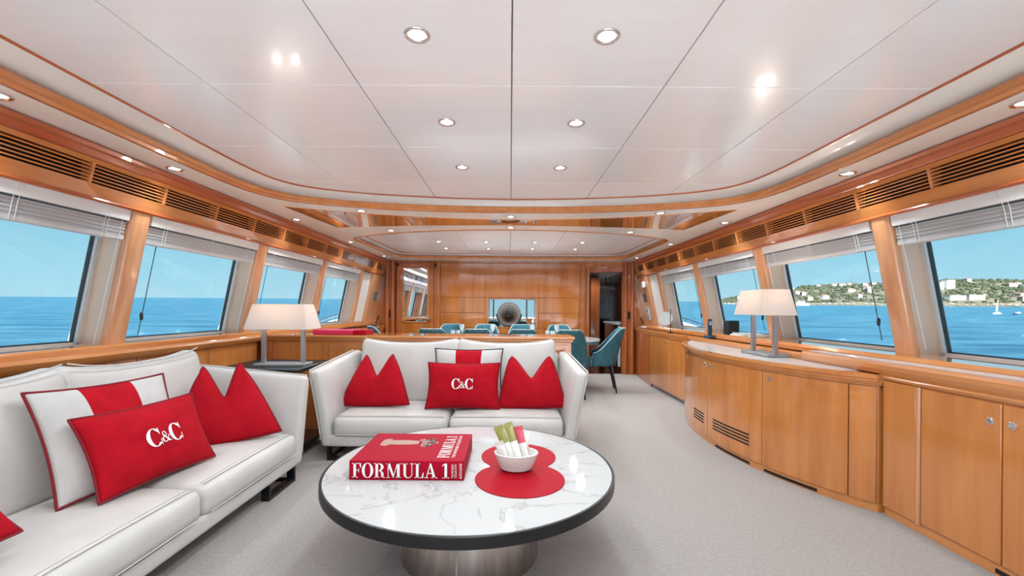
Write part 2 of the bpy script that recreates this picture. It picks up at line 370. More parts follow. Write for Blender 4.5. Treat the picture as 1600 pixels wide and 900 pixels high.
# side walls
for s, side in ((1, 'right'), (-1, 'left')):
    sz = sill_z(s)
    bm = NB()
    box(bm, s * 2.52, s * 2.60, YA, YB, 0, sz - .02)
    wall = struct('wall_' + side, bm, 'wood_vertical')
    wall['label'] = 'varnished wood window wall %s' % ('above the cabinets' if s > 0 else 'behind the window sofa'); wall['category'] = 'wall'
    # fascia with vent opening
    def prof(*p): return [(s * x, CAMZ + z) for x, z in p]
    bm = NB(); prism_y(bm, prof((2.25, .881), (2.235, .865), (2.25, .85), (2.245, .835), (2.262, .812), (2.275, .80), (2.36, .80), (2.36, .95), (2.25, .95)), YA, YB)
    ob('crown_moulding', bm, 'wood_red', wall)
    bm = NB(); prism_y(bm, prof((2.268, .80), (2.272, .775), (2.33, .775), (2.33, .80)), YA, YB); ob('vent_rail', bm, 'wood_along', wall)
    bm = NB(); prism_y(bm, prof((2.298, .672), (2.330, .603), (2.42, .603), (2.40, .672)), YA, YB); ob('fascia_board', bm, 'wood_along', wall)
    bm = NB(); prism_y(bm, prof((2.322, .604), (2.318, .594), (2.328, .586), (2.56, .586), (2.56, .604)), YA, YB); ob('fascia_bead', bm, 'wood_red', wall)
    bm = NB(); prism_y(bm, prof((2.36, .80), (2.365, .66), (2.375, .66), (2.375, .80)), YA, YB)
    grille = ob('vent_grille', bm, 'dark_gap', wall)
    for k in range(5):
        f = (k + .75) / 5.5; zc = .775 - f * .103; xc = 2.272 + f * .026
        bm = NB(); prism_y(bm, prof((xc - .002, zc + .003), (xc, zc - .003), (xc + .012, zc - .0025), (xc + .012, zc + .003)), YA, YB)
        ob('slat', bm, 'wood_along', grille)
    y = -1.67
    while y < 8:
        bm = NB(); v = [(2.266, .778), (2.292, .668), (2.335, .668), (2.335, .778)]
        prism_y(bm, prof(*v), y - .007, y + .007); ob('vent_divider', bm, 'wood_along', grille); y += .505
    # window head outside of the blinds
    bm = NB(); prism_y(bm, prof((2.56, .95), (2.56, .586), (2.62, .586), (2.62, .95)), YA, YB); ob('window_head', bm, 'white_paint', wall)
    # sill
    bm = NB()
    if s > 0: pts = [(2.30, .885), (2.30, .915), (2.315, sz), (2.70, sz), (2.70, .885)]
    else: pts = [(2.43, .90), (2.43, sz - .012), (2.442, sz), (2.70, sz), (2.70, .90)]
    prism_y(bm, [(s * x, z) for x, z in pts], YA, YB - .0)
    o = struct('trim_%d' % (6 if s > 0 else 7), bm, 'wood_along'); o['label'] = 'varnished wood window sill %s' % ('above the cabinets' if s > 0 else 'behind the window sofa'); o['category'] = 'sill'
    # pillars
    for i, y in enumerate(PIL + [YA + .15]):
        bm = NB(); w = .14
        y0, y1 = y - w, y
        P = []
        for z in (sz, 1.79):
            for yy in (y0, y1):
                for off in (0, .21):
                    P.append((s * (xin(z) + off), yy, z))
        hexa(bm, P)
        ed = [e_ for e_ in bm.edges if abs(abs(e_.verts[0].co.x) - xin(e_.verts[0].co.z)) < 1e-3 and abs(abs(e_.verts[1].co.x) - xin(e_.verts[1].co.z)) < 1e-3 and abs(e_.verts[0].co.z - e_.verts[1].co.z) > .5]
        bmesh.ops.bevel(bm, geom=ed, offset=.03, segments=4, affect='EDGES', profile=.5)
        pl_ = ob('window_pillar', bm, 'wood_pillar', wall, smooth=True, autosmooth=35)
        bm = NB(); hexa(bm, [(s * (xin(z) + off), yy, z) for z in (sz, 1.72) for yy in (y0 - .006, y0 + .001) for off in (.045, .165)]); ob('reveal_lacquer_sheen', bm, 'reveal_sheen_pale', pl_)  # added pale skin on the reveal; lacquer reflections are put into its colour
    # windows
    wins = [(YA + .15, PIL[0] - .14)] + [(PIL[i], PIL[i + 1] - .14) for i in range(5)] + [(PIL[5], 7.48)]
    for i, (y0, y1) in enumerate(wins):
        nn = i + 1 + (7 if s > 0 else 0)
        bm = NB()
        def fbar(ya, yb, za, zb, o0, o1):
            hexa(bm, [(s * (xin(z) + off), yy, z) for z in (za, zb) for yy in (ya, yb) for off in (o0, o1)])
        fw = .035
        fbar(y0, y0 + fw, sz, 1.79, .165, .215); fbar(y1 - fw, y1, sz, 1.79, .165, .215)
        fbar(y0, y1, sz, sz + .012, .165, .215); fbar(y0, y1, 1.74, 1.79, .165, .215)
        win = struct('window_%d' % nn, bm, 'frame_alloy')
        win['label'] = 'raked steel-framed window %s' % ('above the wooden cabinets' if s > 0 else 'on the side of the white sofas'); win['category'] = 'window'
        bm = NB()
        fbar(y0 + fw, y0 + fw + .006, sz, 1.79, .182, .205); fbar(y1 - fw - .006, y1 - fw, sz, 1.79, .182, .205); fbar(y0, y1, sz + .012, sz + .02, .18, .205)
        ob('gasket', bm, 'black_rubber', win)
        bm = NB(); fbar(y0 + .01, y1 - .01, sz, 1.79, .187, .193); ob('pane', bm, 'window_glass', win)
    # closing panel near the bulkhead
    bm = NB(); hexa(bm, [(s * (xin(z) + off), yy, z) for z in (sz, 1.79) for yy in (7.48, YB) for off in (0, .21)])
    ob('end_panel', bm, 'wood_pillar', wall)
# aft wall with the open doorway to the aft deck
bm = NB(); box(bm, -2.6, -2.15, YA - .08, YA, 0, 2.3); box(bm, 2.15, 2.6, YA - .08, YA, 0, 2.3); box(bm, -2.15, 2.15, YA - .08, YA, 2.02, 2.3)
o = struct('wall_aft', bm, 'wood_vertical'); o['label'] = 'varnished wood aft wall around an open doorway'; o['category'] = 'wall'
d3 = struct('door_3', B(-2.15, -2.09, YA - .06, YA - .01, 0, 2.02), 'black_rubber'); d3['label'] = 'dark-framed sliding glass doors standing open to the aft deck'; d3['category'] = 'door'
for x_ in (-.74, .68, 2.09): ob('door_stile', B(x_, x_ + .06, YA - .06, YA - .01, 0, 2.02), 'black_rubber', d3)
ob('door_head', B(-2.09, 2.09, YA - .06, YA - .01, 1.95, 2.02), 'black_rubber', d3)
o = struct('aft_deck', B(-3.4, 3.4, -7.5, YA, -.1, -.02), 'deck_bounce_white'); o['label'] = 'unseen aft deck outside the open doorway, whitened to bounce sunlight in'; o['category'] = 'deck'  # deck stays out of view; its white works as a reflector for the saloon

# ------------------------------------------------------------------ front bulkhead
PX = YB / 680
def bx(px): return (px - 797 + .1) * PX
bm = NB()
DZ = 1.885; DX0, DX1 = 1.47, 2.07
NX0, NX1, NZ0, NZ1 = -.40, .47, .86, 1.37
def wallpiece(x0, x1, z0, z1): box(bm, x0, x1, YB, YB + .05, z0, z1)
wallpiece(-2.62, NX0, 0, 2.3); wallpiece(NX1, DX0, 0, 2.3); wallpiece(NX0, NX1, 0, NZ0); wallpiece(NX0, NX1, NZ1, 2.3)
wallpiece(DX0, DX1, DZ, 2.3); wallpiece(DX1, 2.62, 0, 2.3)
box(bm, NX0 - .03, NX1 + .03, YB + .30, YB + .33, NZ0 - .03, NZ1 + .03); box(bm, NX0 - .03, NX0, YB + .05, YB + .3, NZ0 - .03, NZ1 + .03)
box(bm, NX1, NX1 + .03, YB + .05, YB + .3, NZ0 - .03, NZ1 + .03); box(bm, NX0, NX1, YB + .05, YB + .3, NZ0 - .03, NZ0); box(bm, NX0, NX1, YB + .05, YB + .3, NZ1, NZ1 + .03)
wf = struct('wall_front', bm, 'wood_backwall'); wf['label'] = 'polished wood bulkhead behind the dining table'; wf['category'] = 'wall'
cols = [-1.29, -.46, .53, 1.27]
rows = [.05, .83, 1.115, 1.40, 2.035]
for i in range(3):
    for j in range(4):
        x0, x1, z0, z1 = cols[i] + .003, cols[i + 1] - .003, rows[j] + .003, rows[j + 1] - .003
        if i == 1 and j in (1, 2): continue
        ob('wall_panel', B(x0, x1, YB - .02, YB, z0, z1, bev=.003), 'wood_backwall', wf)
# niche frame and mirror
for (x0, x1, z0, z1) in ((-.457, NX0, .836, 1.394), (NX1, .527, .836, 1.394), (NX0, NX1, NZ1, 1.394), (NX0, NX1, .836, NZ0)):
    ob('niche_frame', B(x0, x1, YB - .03, YB, z0, z1, bev=.006), 'wood_backwall', wf)
ob('niche_mirror', B(NX0 + .005, NX1 - .005, YB + .285, YB + .298, NZ0 + .005, NZ1 - .005), 'mirror', wf)
for px in (684, 910):
    bm = B(bx(px) - .045, bx(px) + .045, YB - .035, YB, 0, 2.06, bev=.012, seg=2); ob('pilaster', bm, 'wood_backwall', wf)
# door with a mirror pane on the left
d = struct('door_1', B(-2.06, -1.40, YB - .025, YB, 0, 1.96), 'wood_backwall'); d['label'] = 'varnished wood door with a tall mirror pane'; d['category'] = 'door'
for (x0, x1, z0, z1) in ((-2.10, -2.045, 0, 2.03), (-1.415, -1.36, 0, 2.03), (-2.10, -1.36, 1.95, 2.03)):
    ob('door_frame', B(x0, x1, YB - .05, YB, z0, z1, bev=.01), 'wood_red_vertical', d)
ob('pane', B(-1.965, -1.53, YB - .036, YB - .024, .95, 1.93), 'mirror', d)
for (x0, x1, z0, z1) in ((-1.985, -1.965, .93, 1.945), (-1.53, -1.51, .93, 1.945), (-1.985, -1.51, .93, .95)):
    ob('pane_bead', B(x0, x1, YB - .04, YB - .024, z0, z1), 'wood_along', d)
bm = NB(); tube(bm, [(-1.46, YB - .025, 1.0), (-1.46, YB - .075, 1.0), (-1.55, YB - .075, 1.0)], .011, 8); ob('door_handle', bm, 'steel', d)
# corner columns and brass hooks
for x in (-2.27, -2.165, 2.13, 2.255):
    bm = NB(); lathe(bm, [(.04, 0), (.04, 2.07)], (x, YB - .05, 0), 16); o = ob('corner_column', bm, 'wood_red_vertical', wf, smooth=True, autosmooth=40)
for x in (-2.215, 2.19):
    ob('wall_corner_panel', B(x - .07, x + .07, YB - .045, YB, 0, 2.07), 'wood_red_vertical', wf)
    bm = NB(); box(bm, x - .03, x + .03, YB - .06, YB - .045, 1.02, 1.16); tube(bm, [(x, YB - .06, 1.12), (x, YB - .1, 1.10), (x, YB - .1, 1.03)], .01, 6); ob('latch', bm, 'black_metal', wf)
# right-hand door opening into a dark passage
d2 = struct('door_2', B(DX0 - .06, DX0, YB - .05, YB + .05, 0, DZ + .06, bev=.01), 'wood_red_vertical'); d2['label'] = 'doorway framed in red wood, open to a dark passage'; d2['category'] = 'door'
ob('door_jamb', B(DX1, DX1 + .055, YB - .05, YB + .05, 0, DZ + .06, bev=.01), 'wood_red_vertical', d2)
ob('door_head', B(DX0, DX1, YB - .05, YB + .05, DZ, DZ + .06, bev=.01), 'wood_red_vertical', d2)
bm = NB(); Y2 = 10.6
box(bm, DX0 - .12, 2.4, Y2, Y2 + .05, 0, 2.05)
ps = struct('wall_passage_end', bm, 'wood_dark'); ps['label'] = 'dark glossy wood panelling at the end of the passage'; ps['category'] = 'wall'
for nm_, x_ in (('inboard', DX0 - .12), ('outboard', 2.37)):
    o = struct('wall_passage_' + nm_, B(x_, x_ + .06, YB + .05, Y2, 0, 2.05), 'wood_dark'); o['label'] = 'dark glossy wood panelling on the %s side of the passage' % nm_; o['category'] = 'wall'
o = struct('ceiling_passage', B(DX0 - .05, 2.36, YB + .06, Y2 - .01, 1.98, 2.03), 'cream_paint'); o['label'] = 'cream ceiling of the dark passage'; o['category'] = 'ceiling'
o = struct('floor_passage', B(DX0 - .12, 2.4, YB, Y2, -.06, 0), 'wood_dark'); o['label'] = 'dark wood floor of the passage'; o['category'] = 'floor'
o = struct('wall_passage_panel', B(1.80, 2.0, 9.72, 9.75, 0, 1.9), 'wood_red_vertical'); o['label'] = 'red wood panel deep in the passage'; o['category'] = 'wall'
o = struct('wall_passage_partition', B(1.45, 1.60, 9.2, 9.25, 0, 1.97), 'wood_dark'); o['label'] = 'dark glossy partition in the passage'; o['category'] = 'wall'
pc = thing('passage_cabinet', 'pale-topped low cabinet inside the dark passage', 'cabinet', (2.2, 8.9, 0))
ob('body', B(-.14, .14, -.55, .55, 0, .9), 'wood_dark', pc); ob('countertop', B(-.17, .15, -.57, .57, .9, .94, bev=.008), 'inlay_pale', pc); ob('end_panel', B(-.13, .13, -.57, -.551, .1, .88), 'inlay_pale', pc)

# ------------------------------------------------------------------ downlights
bmr = NB(); lathe(bmr, [(.047, -.001), (.049, -.004), (.044, -.009), (.036, -.008), (.033, .0), (.03, .012)], n=28, caps=False)
proto_ring = ob('trim_ring', bmr, 'chrome', None, smooth=True)
bml = NB(); lathe(bml, [(.0, -.004), (.031, -.003)], n=20, caps=False)
proto_lens = ob('lens', bml, 'light_lens', None)
spot = bpy.data.lights.new('downlight_lamp', 'SPOT'); spot.energy = SPOT_W; spot.spot_size = R(165); spot.spot_blend = .6; spot.shadow_soft_size = .04; spot.color = (.82, .94, 1)
spot_dining = spot.copy(); spot_dining.energy = SPOT_W * 1.7
spot_side = spot.copy(); spot_side.spot_size = R(115); spot_side.spot_blend = .8
def downlight(x, y, z, label, group, tilt=0):
    t_ = thing('ceiling_downlight', label, 'downlight', (x, y, z), 0, group)
    for p in (proto_ring, proto_lens):
        c = p.copy(); COL.objects.link(c); c.parent = t_; c.name = p.name.split('.')[0]
    l = bpy.data.objects.new('downlight_lamp', spot_side if abs(x) > 2 else spot_dining if 4.5 < y < 8 else spot); COL.objects.link(l); l.parent = t_; l.location = (0, 0, -.02)
for y in (-1.46, -.70, .06, .83, 1.59, 2.335, 3.08):
    for x in (-.347, .347): downlight(x, y, ZP, 'chrome ringed downlight set in a white panel of the big raised ceiling', 'downlights in the big raised ceiling')
for y in (-1.1, .35, 1.82, 2.78, 4.37, 5.85, 7.4):
    for x in (-2.15, 2.15): downlight(x, y, ZS, 'chrome downlight in the narrow cream soffit beside the air vents', 'downlights along the side soffits')
for x, y in ((-1.36, 3.96), (0, 4.16), (1.36, 3.96)): downlight(x, y, ZS, 'chrome downlight in the soffit between the big recess and the gloss wood panel', 'downlights aft of the gloss panel')
for x, y in ((-1.36, 4.95), (0, 4.72), (1.36, 4.95)): downlight(x, y, ZS, 'chrome downlight in the soffit strip bordering the dining recess', 'downlights forward of the gloss panel')
for y in (6.25, 6.95):
    for x in (-1.03, -.35, .35, 1.03): downlight(x, y, ZP2, 'small downlight in the dining ceiling recess', 'downlights in the dining recess')
downlight(1.62, 8.6, 1.98, 'small downlight in the ceiling of the dark passage', 'passage downlights')
downlight(1.8, 9.3, 1.98, 'small downlight in the ceiling of the dark passage', 'passage downlights')
for p in (proto_ring, proto_lens): bpy.data.objects.remove(p)
# ------------------------------------------------------------------ blinds
def blind(s, y0, y1, label, cordy):
    root = thing('window_blind', label, 'blind', (s * 2.40, (y0 + y1) / 2, 1.785), 0, 'raised blinds on the cabinet side' if s > 0 else 'raised blinds on the sofa side'); iv = inv_of(root)
    def sheared(z0, z1, o0, o1):
        bm = NB(); hexa(bm, [(s * (xin(z) + off), yy, z) for z in (z0, z1) for yy in (y0 + .012, y1 - .012) for off in (o0, o1)]); return bm
    ob('head_rail', sheared(1.725, 1.786, .012, .075), 'white_paint', root, inv=iv)
    ob('rail_shadow_gap', sheared(1.716, 1.725, .03, .07), 'cord_dark', root, inv=iv)
    for k in range(9):
        z = 1.628 + k * .0098
        ob('slat', sheared(z, z + .0082, .028 + .004 * (k % 2), .078), 'blind_slat', root, inv=iv)
    ob('bottom_rail', sheared(1.608, 1.627, .026, .08), 'blind_grey', root, inv=iv)
    for f in (.12, .5, .88):
        yy = y0 + (y1 - y0) * f; bm = NB()
        for dy in (-.012, .012): tube(bm, [(s * (xin(1.78) + .009), yy + dy, 1.78), (s * (xin(1.69) + .02), yy + dy, 1.70), (s * (xin(1.61) + .022), yy + dy, 1.61)], .0018, 5)
        ob('ladder_tape', bm, 'cord_white', root, inv=iv)
    bm = NB(); tube(bm, [(s * (xin(z) + .06), cordy, z) for z in (1.72, 1.4, 1.2, 1.0)], .003, 6)
    c = ob('tilt_cord', bm, 'cord_dark', root, inv=iv)
    bm = NB(); lathe(bm, [(.004, 0), (.010, .008), (.010, .045), (.004, .055)], (s * (xin(1.12) + .06), cordy, 1.10), 10); ob('cord_weight', bm, 'phone_black', c, inv=iv)
    bm = NB(); q = y1 - .05; tube(bm, [(s * (xin(z) + .02), q - (1.72 - z) * .03, z) for z in (1.72, 1.45, 1.2, .97)], .002, 5); ob('lift_cord', bm, 'cord_white', root, inv=iv)
for s, side in ((1, 'right'), (-1, 'left')):
    for i in range(5):
        y0, y1 = PIL[i], PIL[i + 1] - .14
        blind(s, y0, y1, 'grey venetian blind drawn up at a window %s' % ('above the wooden cabinets' if s > 0 else 'on the side of the white sofas'), y0 + .14)
    # small closed roller blind at the last window
    root = thing('roller_shade', 'narrow pale roller shade drawn down beside the %s' % ('open doorway' if s > 0 else 'mirror-paned door'), 'blind', (s * 2.45, 7.2, sill_z(s)))
    iv = inv_of(root)
    bm = NB(); hexa(bm, [(s * (xin(z) + off), yy, z) for z in (sill_z(s) + .004, 1.76) for yy in (6.995, 7.47) for off in (.05, .056)]); ob('cloth', bm, 'cream_paint', root, inv=iv)
    bm = NB(); tube(bm, [(s * (xin(1.77) + .05), 6.995, 1.765), (s * (xin(1.77) + .05), 7.47, 1.765)], .018, 10); ob('roller', bm, 'white_paint', root, inv=iv)

# ------------------------------------------------------------------ sofas
def make_sofa(label):
    root = thing('sofa', label, 'sofa', (0, 0, 0), 0)
    W2 = .985; D2 = .42
    bm = NB(); soft(bm, -W2 + .04, W2 - .04, -D2 + .005, D2 - .02, .115, .20, r=.02); ob('base', bm, 'leather_white', root, smooth=True)
    for s in (-1, 1):
        def fseat(u, q):
            q.z += .022 * (1 - u.x ** 2) * (1 - u.y ** 2) * (1 if u.z > 0 else 0)
            if u.y < -.6: q.y -= .012 * (1 - u.z ** 2) * (1 - abs(u.x) ** 4)
            q.z -= .018 * max(0, -u.y - .55) * (1 if u.z > 0 else 0)
            return q
        bm = NB(); x0, x1 = (-W2 + .085, -.004) if s < 0 else (.004, W2 - .085)
        soft(bm, x0, x1, -D2 - .005, .24, .185, .352, r=.05, n=10, f=fseat)
        c = ob('seat_cushion', bm, 'leather_white', root, smooth=True)
        bm = NB(); pts = [(x0 + .03 + (x1 - x0 - .06) * i / 16, -D2 + .028, .3475 + .004 * (1 - (2 * i / 16 - 1) ** 2)) for i in range(17)]
        tube(bm, pts, .0035, 6); tube(bm, [(p[0], p[1] + .018, p[2] + .0028) for p in pts], .002, 5)
        tube(bm, [(p[0], -D2 - .012, .215) for p in pts], .003, 5)
        ob('seam', bm, 'leather_seam', c, smooth=True)
        def fback(u, q):
            k = (u.z + 1) / 2
            q.y += .13 * k + (-.03 * (1 - u.x ** 2) * (1 - u.z ** 2) if u.y < 0 else 0)
            q.z += .035 * abs(u.x) ** 3 * max(0, u.z) - .012 * (1 - u.x ** 2) * max(0, u.z)
            q.x += u.x * .02 * k
            return q
        bm = NB(); x0, x1 = (-W2 + .10, -.003) if s < 0 else (.003, W2 - .10)
        soft(bm, x0, x1, .115, .245, .345, .885, r=.055, n=10, f=fback)
        c = ob('back_cushion', bm, 'leather_white', root, smooth=True)
        bm = NB()
        tube(bm, [(x0 + .03 + (x1 - x0 - .06) * i / 14 + (2 * i / 14 - 1) * .02, .247, .888 + .033 * abs(2 * i / 14 - 1) ** 3 - .011 * (1 - (2 * i / 14 - 1) ** 2)) for i in range(15)], .004, 6)
        ob('seam', bm, 'leather_seam', c, smooth=True)
        def farm(u, q):
            k = (u.z + 1) / 2
            q.x += s * (.075 * k ** 1.3 + .03 * k * (-u.y)) ; q.z += .045 * u.y * k
            q.x += s * .012 * (1 - u.y ** 2) * (1 - u.z ** 2) * (1 if u.x * s < 0 else 0) * -1
            return q
        bm = NB(); a_, b_ = (-W2 - .0, -W2 + .085) if s < 0 else (W2 - .085, W2)
        soft(bm, a_, b_, -D2, D2, .115, .748, r=.03, n=8, f=farm)
        arm = ob('arm', bm, 'leather_white', root, smooth=True)
        bm = NB(); xo = s * (W2 - .0)
        def edge(yy, k): return (xo + s * (.075 * k ** 1.3 + .03 * k * (-yy / D2) - .002), yy, .115 + .633 * k + .045 * (yy / D2) * k)
        tube(bm, [edge(-D2 + .012, i / 10) for i in range(1, 10)] + [edge(-D2 + .03 + (2 * D2 - .06) * i / 10, 1) for i in range(11)], .006, 6)
        ob('flange_seam', bm, 'leather_seam', arm, smooth=True)
        bm = NB(); w = .022; xa, xb = sorted((s * .95, s * .62))
        for yy in (-.385, .28):
            box(bm, xa, xa + w, yy, yy + .05, 0, .116); box(bm, xb - w, xb, yy, yy + .05, 0, .116); box(bm, xa + w, xb - w, yy, yy + .05, 0, w)
        xo_ = s * .95; box(bm, min(xo_, xo_ - s * w), max(xo_, xo_ - s * w), -.335, .28, 0, w)
        ob('sled_leg', bm, 'black_metal', root)
    def fb(u, q): q.y += .05 * (u.z + 1) / 2; return q
    bm = NB(); soft(bm, -W2 + .05, W2 - .05, .26, .37, .115, .79, r=.03, f=fb); ob('backrest', bm, 'leather_white', root, smooth=True)
    return root
sofa2 = make_sofa('white leather two-seat sofa with its back to the low wooden divider')
sofa2.location = (-.475, 3.79, 0)
sofa1 = copy_tree(sofa2); sofa1['label'] = 'white leather sofa along the window wall with five scatter cushions nearby'
sofa1['label'] = 'white leather sofa standing along the window wall'
sofa1.location = (-1.86, 2.06, 0); sofa1.rotation_euler = (0, 0, R(90))

# ------------------------------------------------------------------ serif lettering
class Glyphs:
    def __init__(s): s.v = []; s.f = []
    def quad(s, *p):
        n = len(s.v); s.v += p; s.f.append(tuple(range(n, n + len(p))))
    def rect(s, x0, y0, x1, y1, k=1):
        for i in range(k): s.quad((x0, y0 + (y1 - y0) * i / k), (x1, y0 + (y1 - y0) * i / k), (x1, y0 + (y1 - y0) * (i + 1) / k), (x0, y0 + (y1 - y0) * (i + 1) / k))
    def arc(s, cx, cy, rx, ry, tx, ty, a0, a1, n=24):
        def p(a_, f): return (cx + (rx - tx * f) * math.cos(R(a_)), cy + (ry - ty * f) * math.sin(R(a_)))
        for i in range(n):
            u, w = a0 + (a1 - a0) * i / n, a0 + (a1 - a0) * (i + 1) / n
            s.quad(p(u, 0), p(w, 0), p(w, 1), p(u, 1))
def g_F(g):
    g.rect(.1, 0, .28, 1); g.rect(0, .95, .64, 1); g.rect(0, 0, .4, .05); g.rect(.28, .48, .5, .53); g.quad((.64, 1), (.52, .95), (.6, .68), (.64, .68)); g.rect(.46, .37, .5, .64); return .68
def g_O(g): g.arc(.41, .5, .41, .52, .2, .04, 0, 360, 32); return .86
def g_R(g):
    g.rect(.1, 0, .28, 1); g.rect(0, .95, .35, 1); g.rect(0, 0, .38, .05); g.arc(.32, .735, .36, .265, .19, .05, -90, 90, 16); g.rect(.28, .47, .36, .52); g.arc(.36, .24, .32, .26, .18, .05, 0, 90, 10); g.rect(.5, .06, .68, .25); g.arc(.74, .09, .24, .09, .16, .05, 180, 290, 6); return .86
def g_M(g):
    g.rect(.1, 0, .15, 1); g.rect(.76, 0, .95, 1); g.quad((.04, 1), (.25, 1), (.55, .15), (.47, 0)); g.quad((.47, 0), (.52, 0), (.8, 1), (.75, 1)); g.rect(0, 0, .26, .05); g.rect(.66, 0, 1.04, .05); g.rect(.75, .95, 1.04, 1); g.rect(-.02, .95, .2, 1); return 1.1
def g_U(g):
    g.rect(.1, .3, .28, 1); g.rect(.68, .3, .73, 1); g.rect(0, .95, .38, 1); g.rect(.58, .95, .84, 1); g.arc(.415, .3, .315, .32, .18, .05, 180, 300, 14); g.arc(.415, .3, .315, .32, .05, .05, 300, 360, 8); return .88
def g_L(g):
    g.rect(.1, 0, .28, 1); g.rect(0, .95, .4, 1); g.rect(0, 0, .62, .05); g.quad((.5, .05), (.62, 0), (.64, .38), (.6, .38)); return .68
def g_A(g):
    g.quad((.36, 1), (.48, 1), (.82, 0), (.6, 0)); g.quad((.1, 0), (.16, 0), (.43, .86), (.39, .95)); g.rect(.22, .3, .6, .35); g.rect(0, 0, .28, .05); g.rect(.5, 0, .92, .05); return .94
def g_1(g):
    g.rect(.18, 0, .36, 1); g.rect(.02, 0, .52, .05); g.quad((.18, 1), (.0, .86), (.0, .82), (.18, .9)); return .55
def g_C(g):
    g.arc(.42, .5, .42, .52, .21, .05, 42, 318, 32); g.quad((.70, 1.0), (.75, 1.0), (.75, .62), (.71, .62)); g.quad((.71, .36), (.75, .36), (.75, .0), (.71, .06)); g.quad((.58, .93), (.73, .80), (.73, .66), (.62, .80)); return .8
def g_and(g):
    g.arc(.33, .74, .20, .25, .09, .07, -20, 210, 18); g.arc(.30, .27, .30, .29, .14, .07, 95, 350, 22); g.quad((.14, .66), (.27, .70), (.80, .02), (.62, .0)); g.quad((.55, .24), (.60, .18), (.74, .52), (.69, .54)); g.rect(.60, .52, .86, .57); g.quad((.27, .52), (.33, .55), (.53, .70), (.50, .60)); g.rect(.6, 0, .88, .05); return .86
GL = {'F': g_F, 'O': g_O, 'R': g_R, 'M': g_M, 'U': g_U, 'L': g_L, 'A': g_A, '1': g_1, 'C': g_C, '&': g_and}
def serif(text, widths=None):
    out_v, out_f, x = [], [], 0
    for ch in text:
        if ch == ' ': x += .3; continue
        sc = 1; dy = 0
        g = Glyphs(); adv = GL[ch](g)
        if ch == '&': sc = .62; dy = .10; x -= .04
        n = len(out_v); out_v += [(x + p[0] * sc, dy + p[1] * sc) for p in g.v]; out_f += [tuple(i + n for i in f) for f in g.f]
        x += adv * sc + (.02 if ch != '&' else -.02)
    return out_v, out_f, x
def letter_mesh(name, vf, mapf, mat, parent):
    me = bpy.data.meshes.new(name); me.from_pydata([mapf(*p) for p in vf[0]], [], vf[1]); me.materials.append(M(mat))
    o = bpy.data.objects.new(name, me); COL.objects.link(o); o.parent = parent; return o
def font_mesh(text):
    cu = bpy.data.curves.new('t', 'FONT'); cu.body = text; cu.size = 1; cu.resolution_u = 2
    o = bpy.data.objects.new('t', cu); COL.objects.link(o)
    me = bpy.data.meshes.new_from_object(o)
    v = [(p.co.x, p.co.y) for p in me.vertices]; f = [tuple(p.vertices) for p in me.polygons]
    bpy.data.objects.remove(o); bpy.data.curves.remove(cu); bpy.data.meshes.remove(me)
    w = max(p[0] for p in v); return v, f, w

# ------------------------------------------------------------------ scatter cushions
def cushion(label, w, h, t_, loc, heading, tilt, roll=0, kind='plain', mat='red_cotton', pipe='dark_red_piping', text=None, group=None, shrink=.34):
    def P(u, v, side):
        prof = ((1 - abs(u) ** 2.6) * (1 - abs(v) ** 2.6))
        z = side * t_ * max(prof, 0) ** .6
        x = u * w / 2 * (1 - .07 * (1 - v * v)); y = v * h / 2 * (1 - .07 * (1 - u * u))
        if kind == 'chop':
            vv = (v + 1) / 2
            x = u * w / 2 * (1 - shrink * vv)
            nv = max(0, 1 - math.sqrt(u * u + .006) / .86)
            y = v * h / 2 - .52 * h * nv * vv ** 2.0 - .15 * h * abs(u) ** 5 * vv ** 3
            z *= (1 - .55 * math.exp(-(u / .2) ** 2) * vv ** 2) * (1 - .25 * vv)
            y += .02 * h * abs(u) ** 3 * (1 - vv)
        wr = .006 * noise.noise(Vector((u * 2.3 + loc[0] * 7, v * 2.3, side + loc[1] * 5))) * max(prof, 0) ** .5
        return Vector((x, y, z + side * wr))
    n = 26
    def cs(i): q = -1 + 2 * i / n; return math.sin(q * PI / 2) * .5 + q * .5
    bm = NB(); G = {}
    for side in (1, -1):
        for i in range(n + 1):
            for j in range(n + 1):
                u, v = cs(i), cs(j); edge = i in (0, n) or j in (0, n)
                if edge and side == -1: G[side, i, j] = G[1, i, j]
                else: G[side, i, j] = bm.verts.new(P(u, v, side))
        for i in range(n):
            for j in range(n):
                f = bm.faces.new([G[side, a_, b_] for a_, b_ in ((i, j), (i + 1, j), (i + 1, j + 1), (i, j + 1))][::side])
                um = (cs(i) + cs(i + 1)) / 2
                if kind == 'band' and abs(um) < .36: f.material_index = 1
    o = ob('scatter_cushion', bm, [mat, 'red_cotton'] if kind == 'band' else mat, smooth=True)
    tag(o, label, 'cushion', group)
    loopuv = [(cs(i), -1) for i in range(n)] + [(1, cs(i)) for i in range(n)] + [(cs(n - i), 1) for i in range(n)] + [(-1, cs(n - i)) for i in range(n)]
    bm = NB(); tube(bm, [P(u, v, 1) * 1.006 for u, v in loopuv], .0055, 6, closed=True); ob('piping', bm, pipe, o, smooth=True)
    if text:
        vf = serif(text); k = .085
        def mp(x, y):
            X = (x - vf[2] / 2) * k; Y = (y - .5) * k
            u = X / (w / 2 * .95); v = Y / (h / 2 * .95)
            p = P(u, v, 1); return (X, Y, p.z + .004)
        letter_mesh('monogram', vf, mp, 'white_print', o)['label'] = 'white embroidered monogram C&C'
    Mx = Matrix.Translation(loc) @ Matrix.Rotation(R(heading), 4, 'Z') @ Matrix.Rotation(R(90 - tilt), 4, 'X') @ Matrix.Rotation(R(roll), 4, 'Z')
    o.matrix_world = Mx
    return o
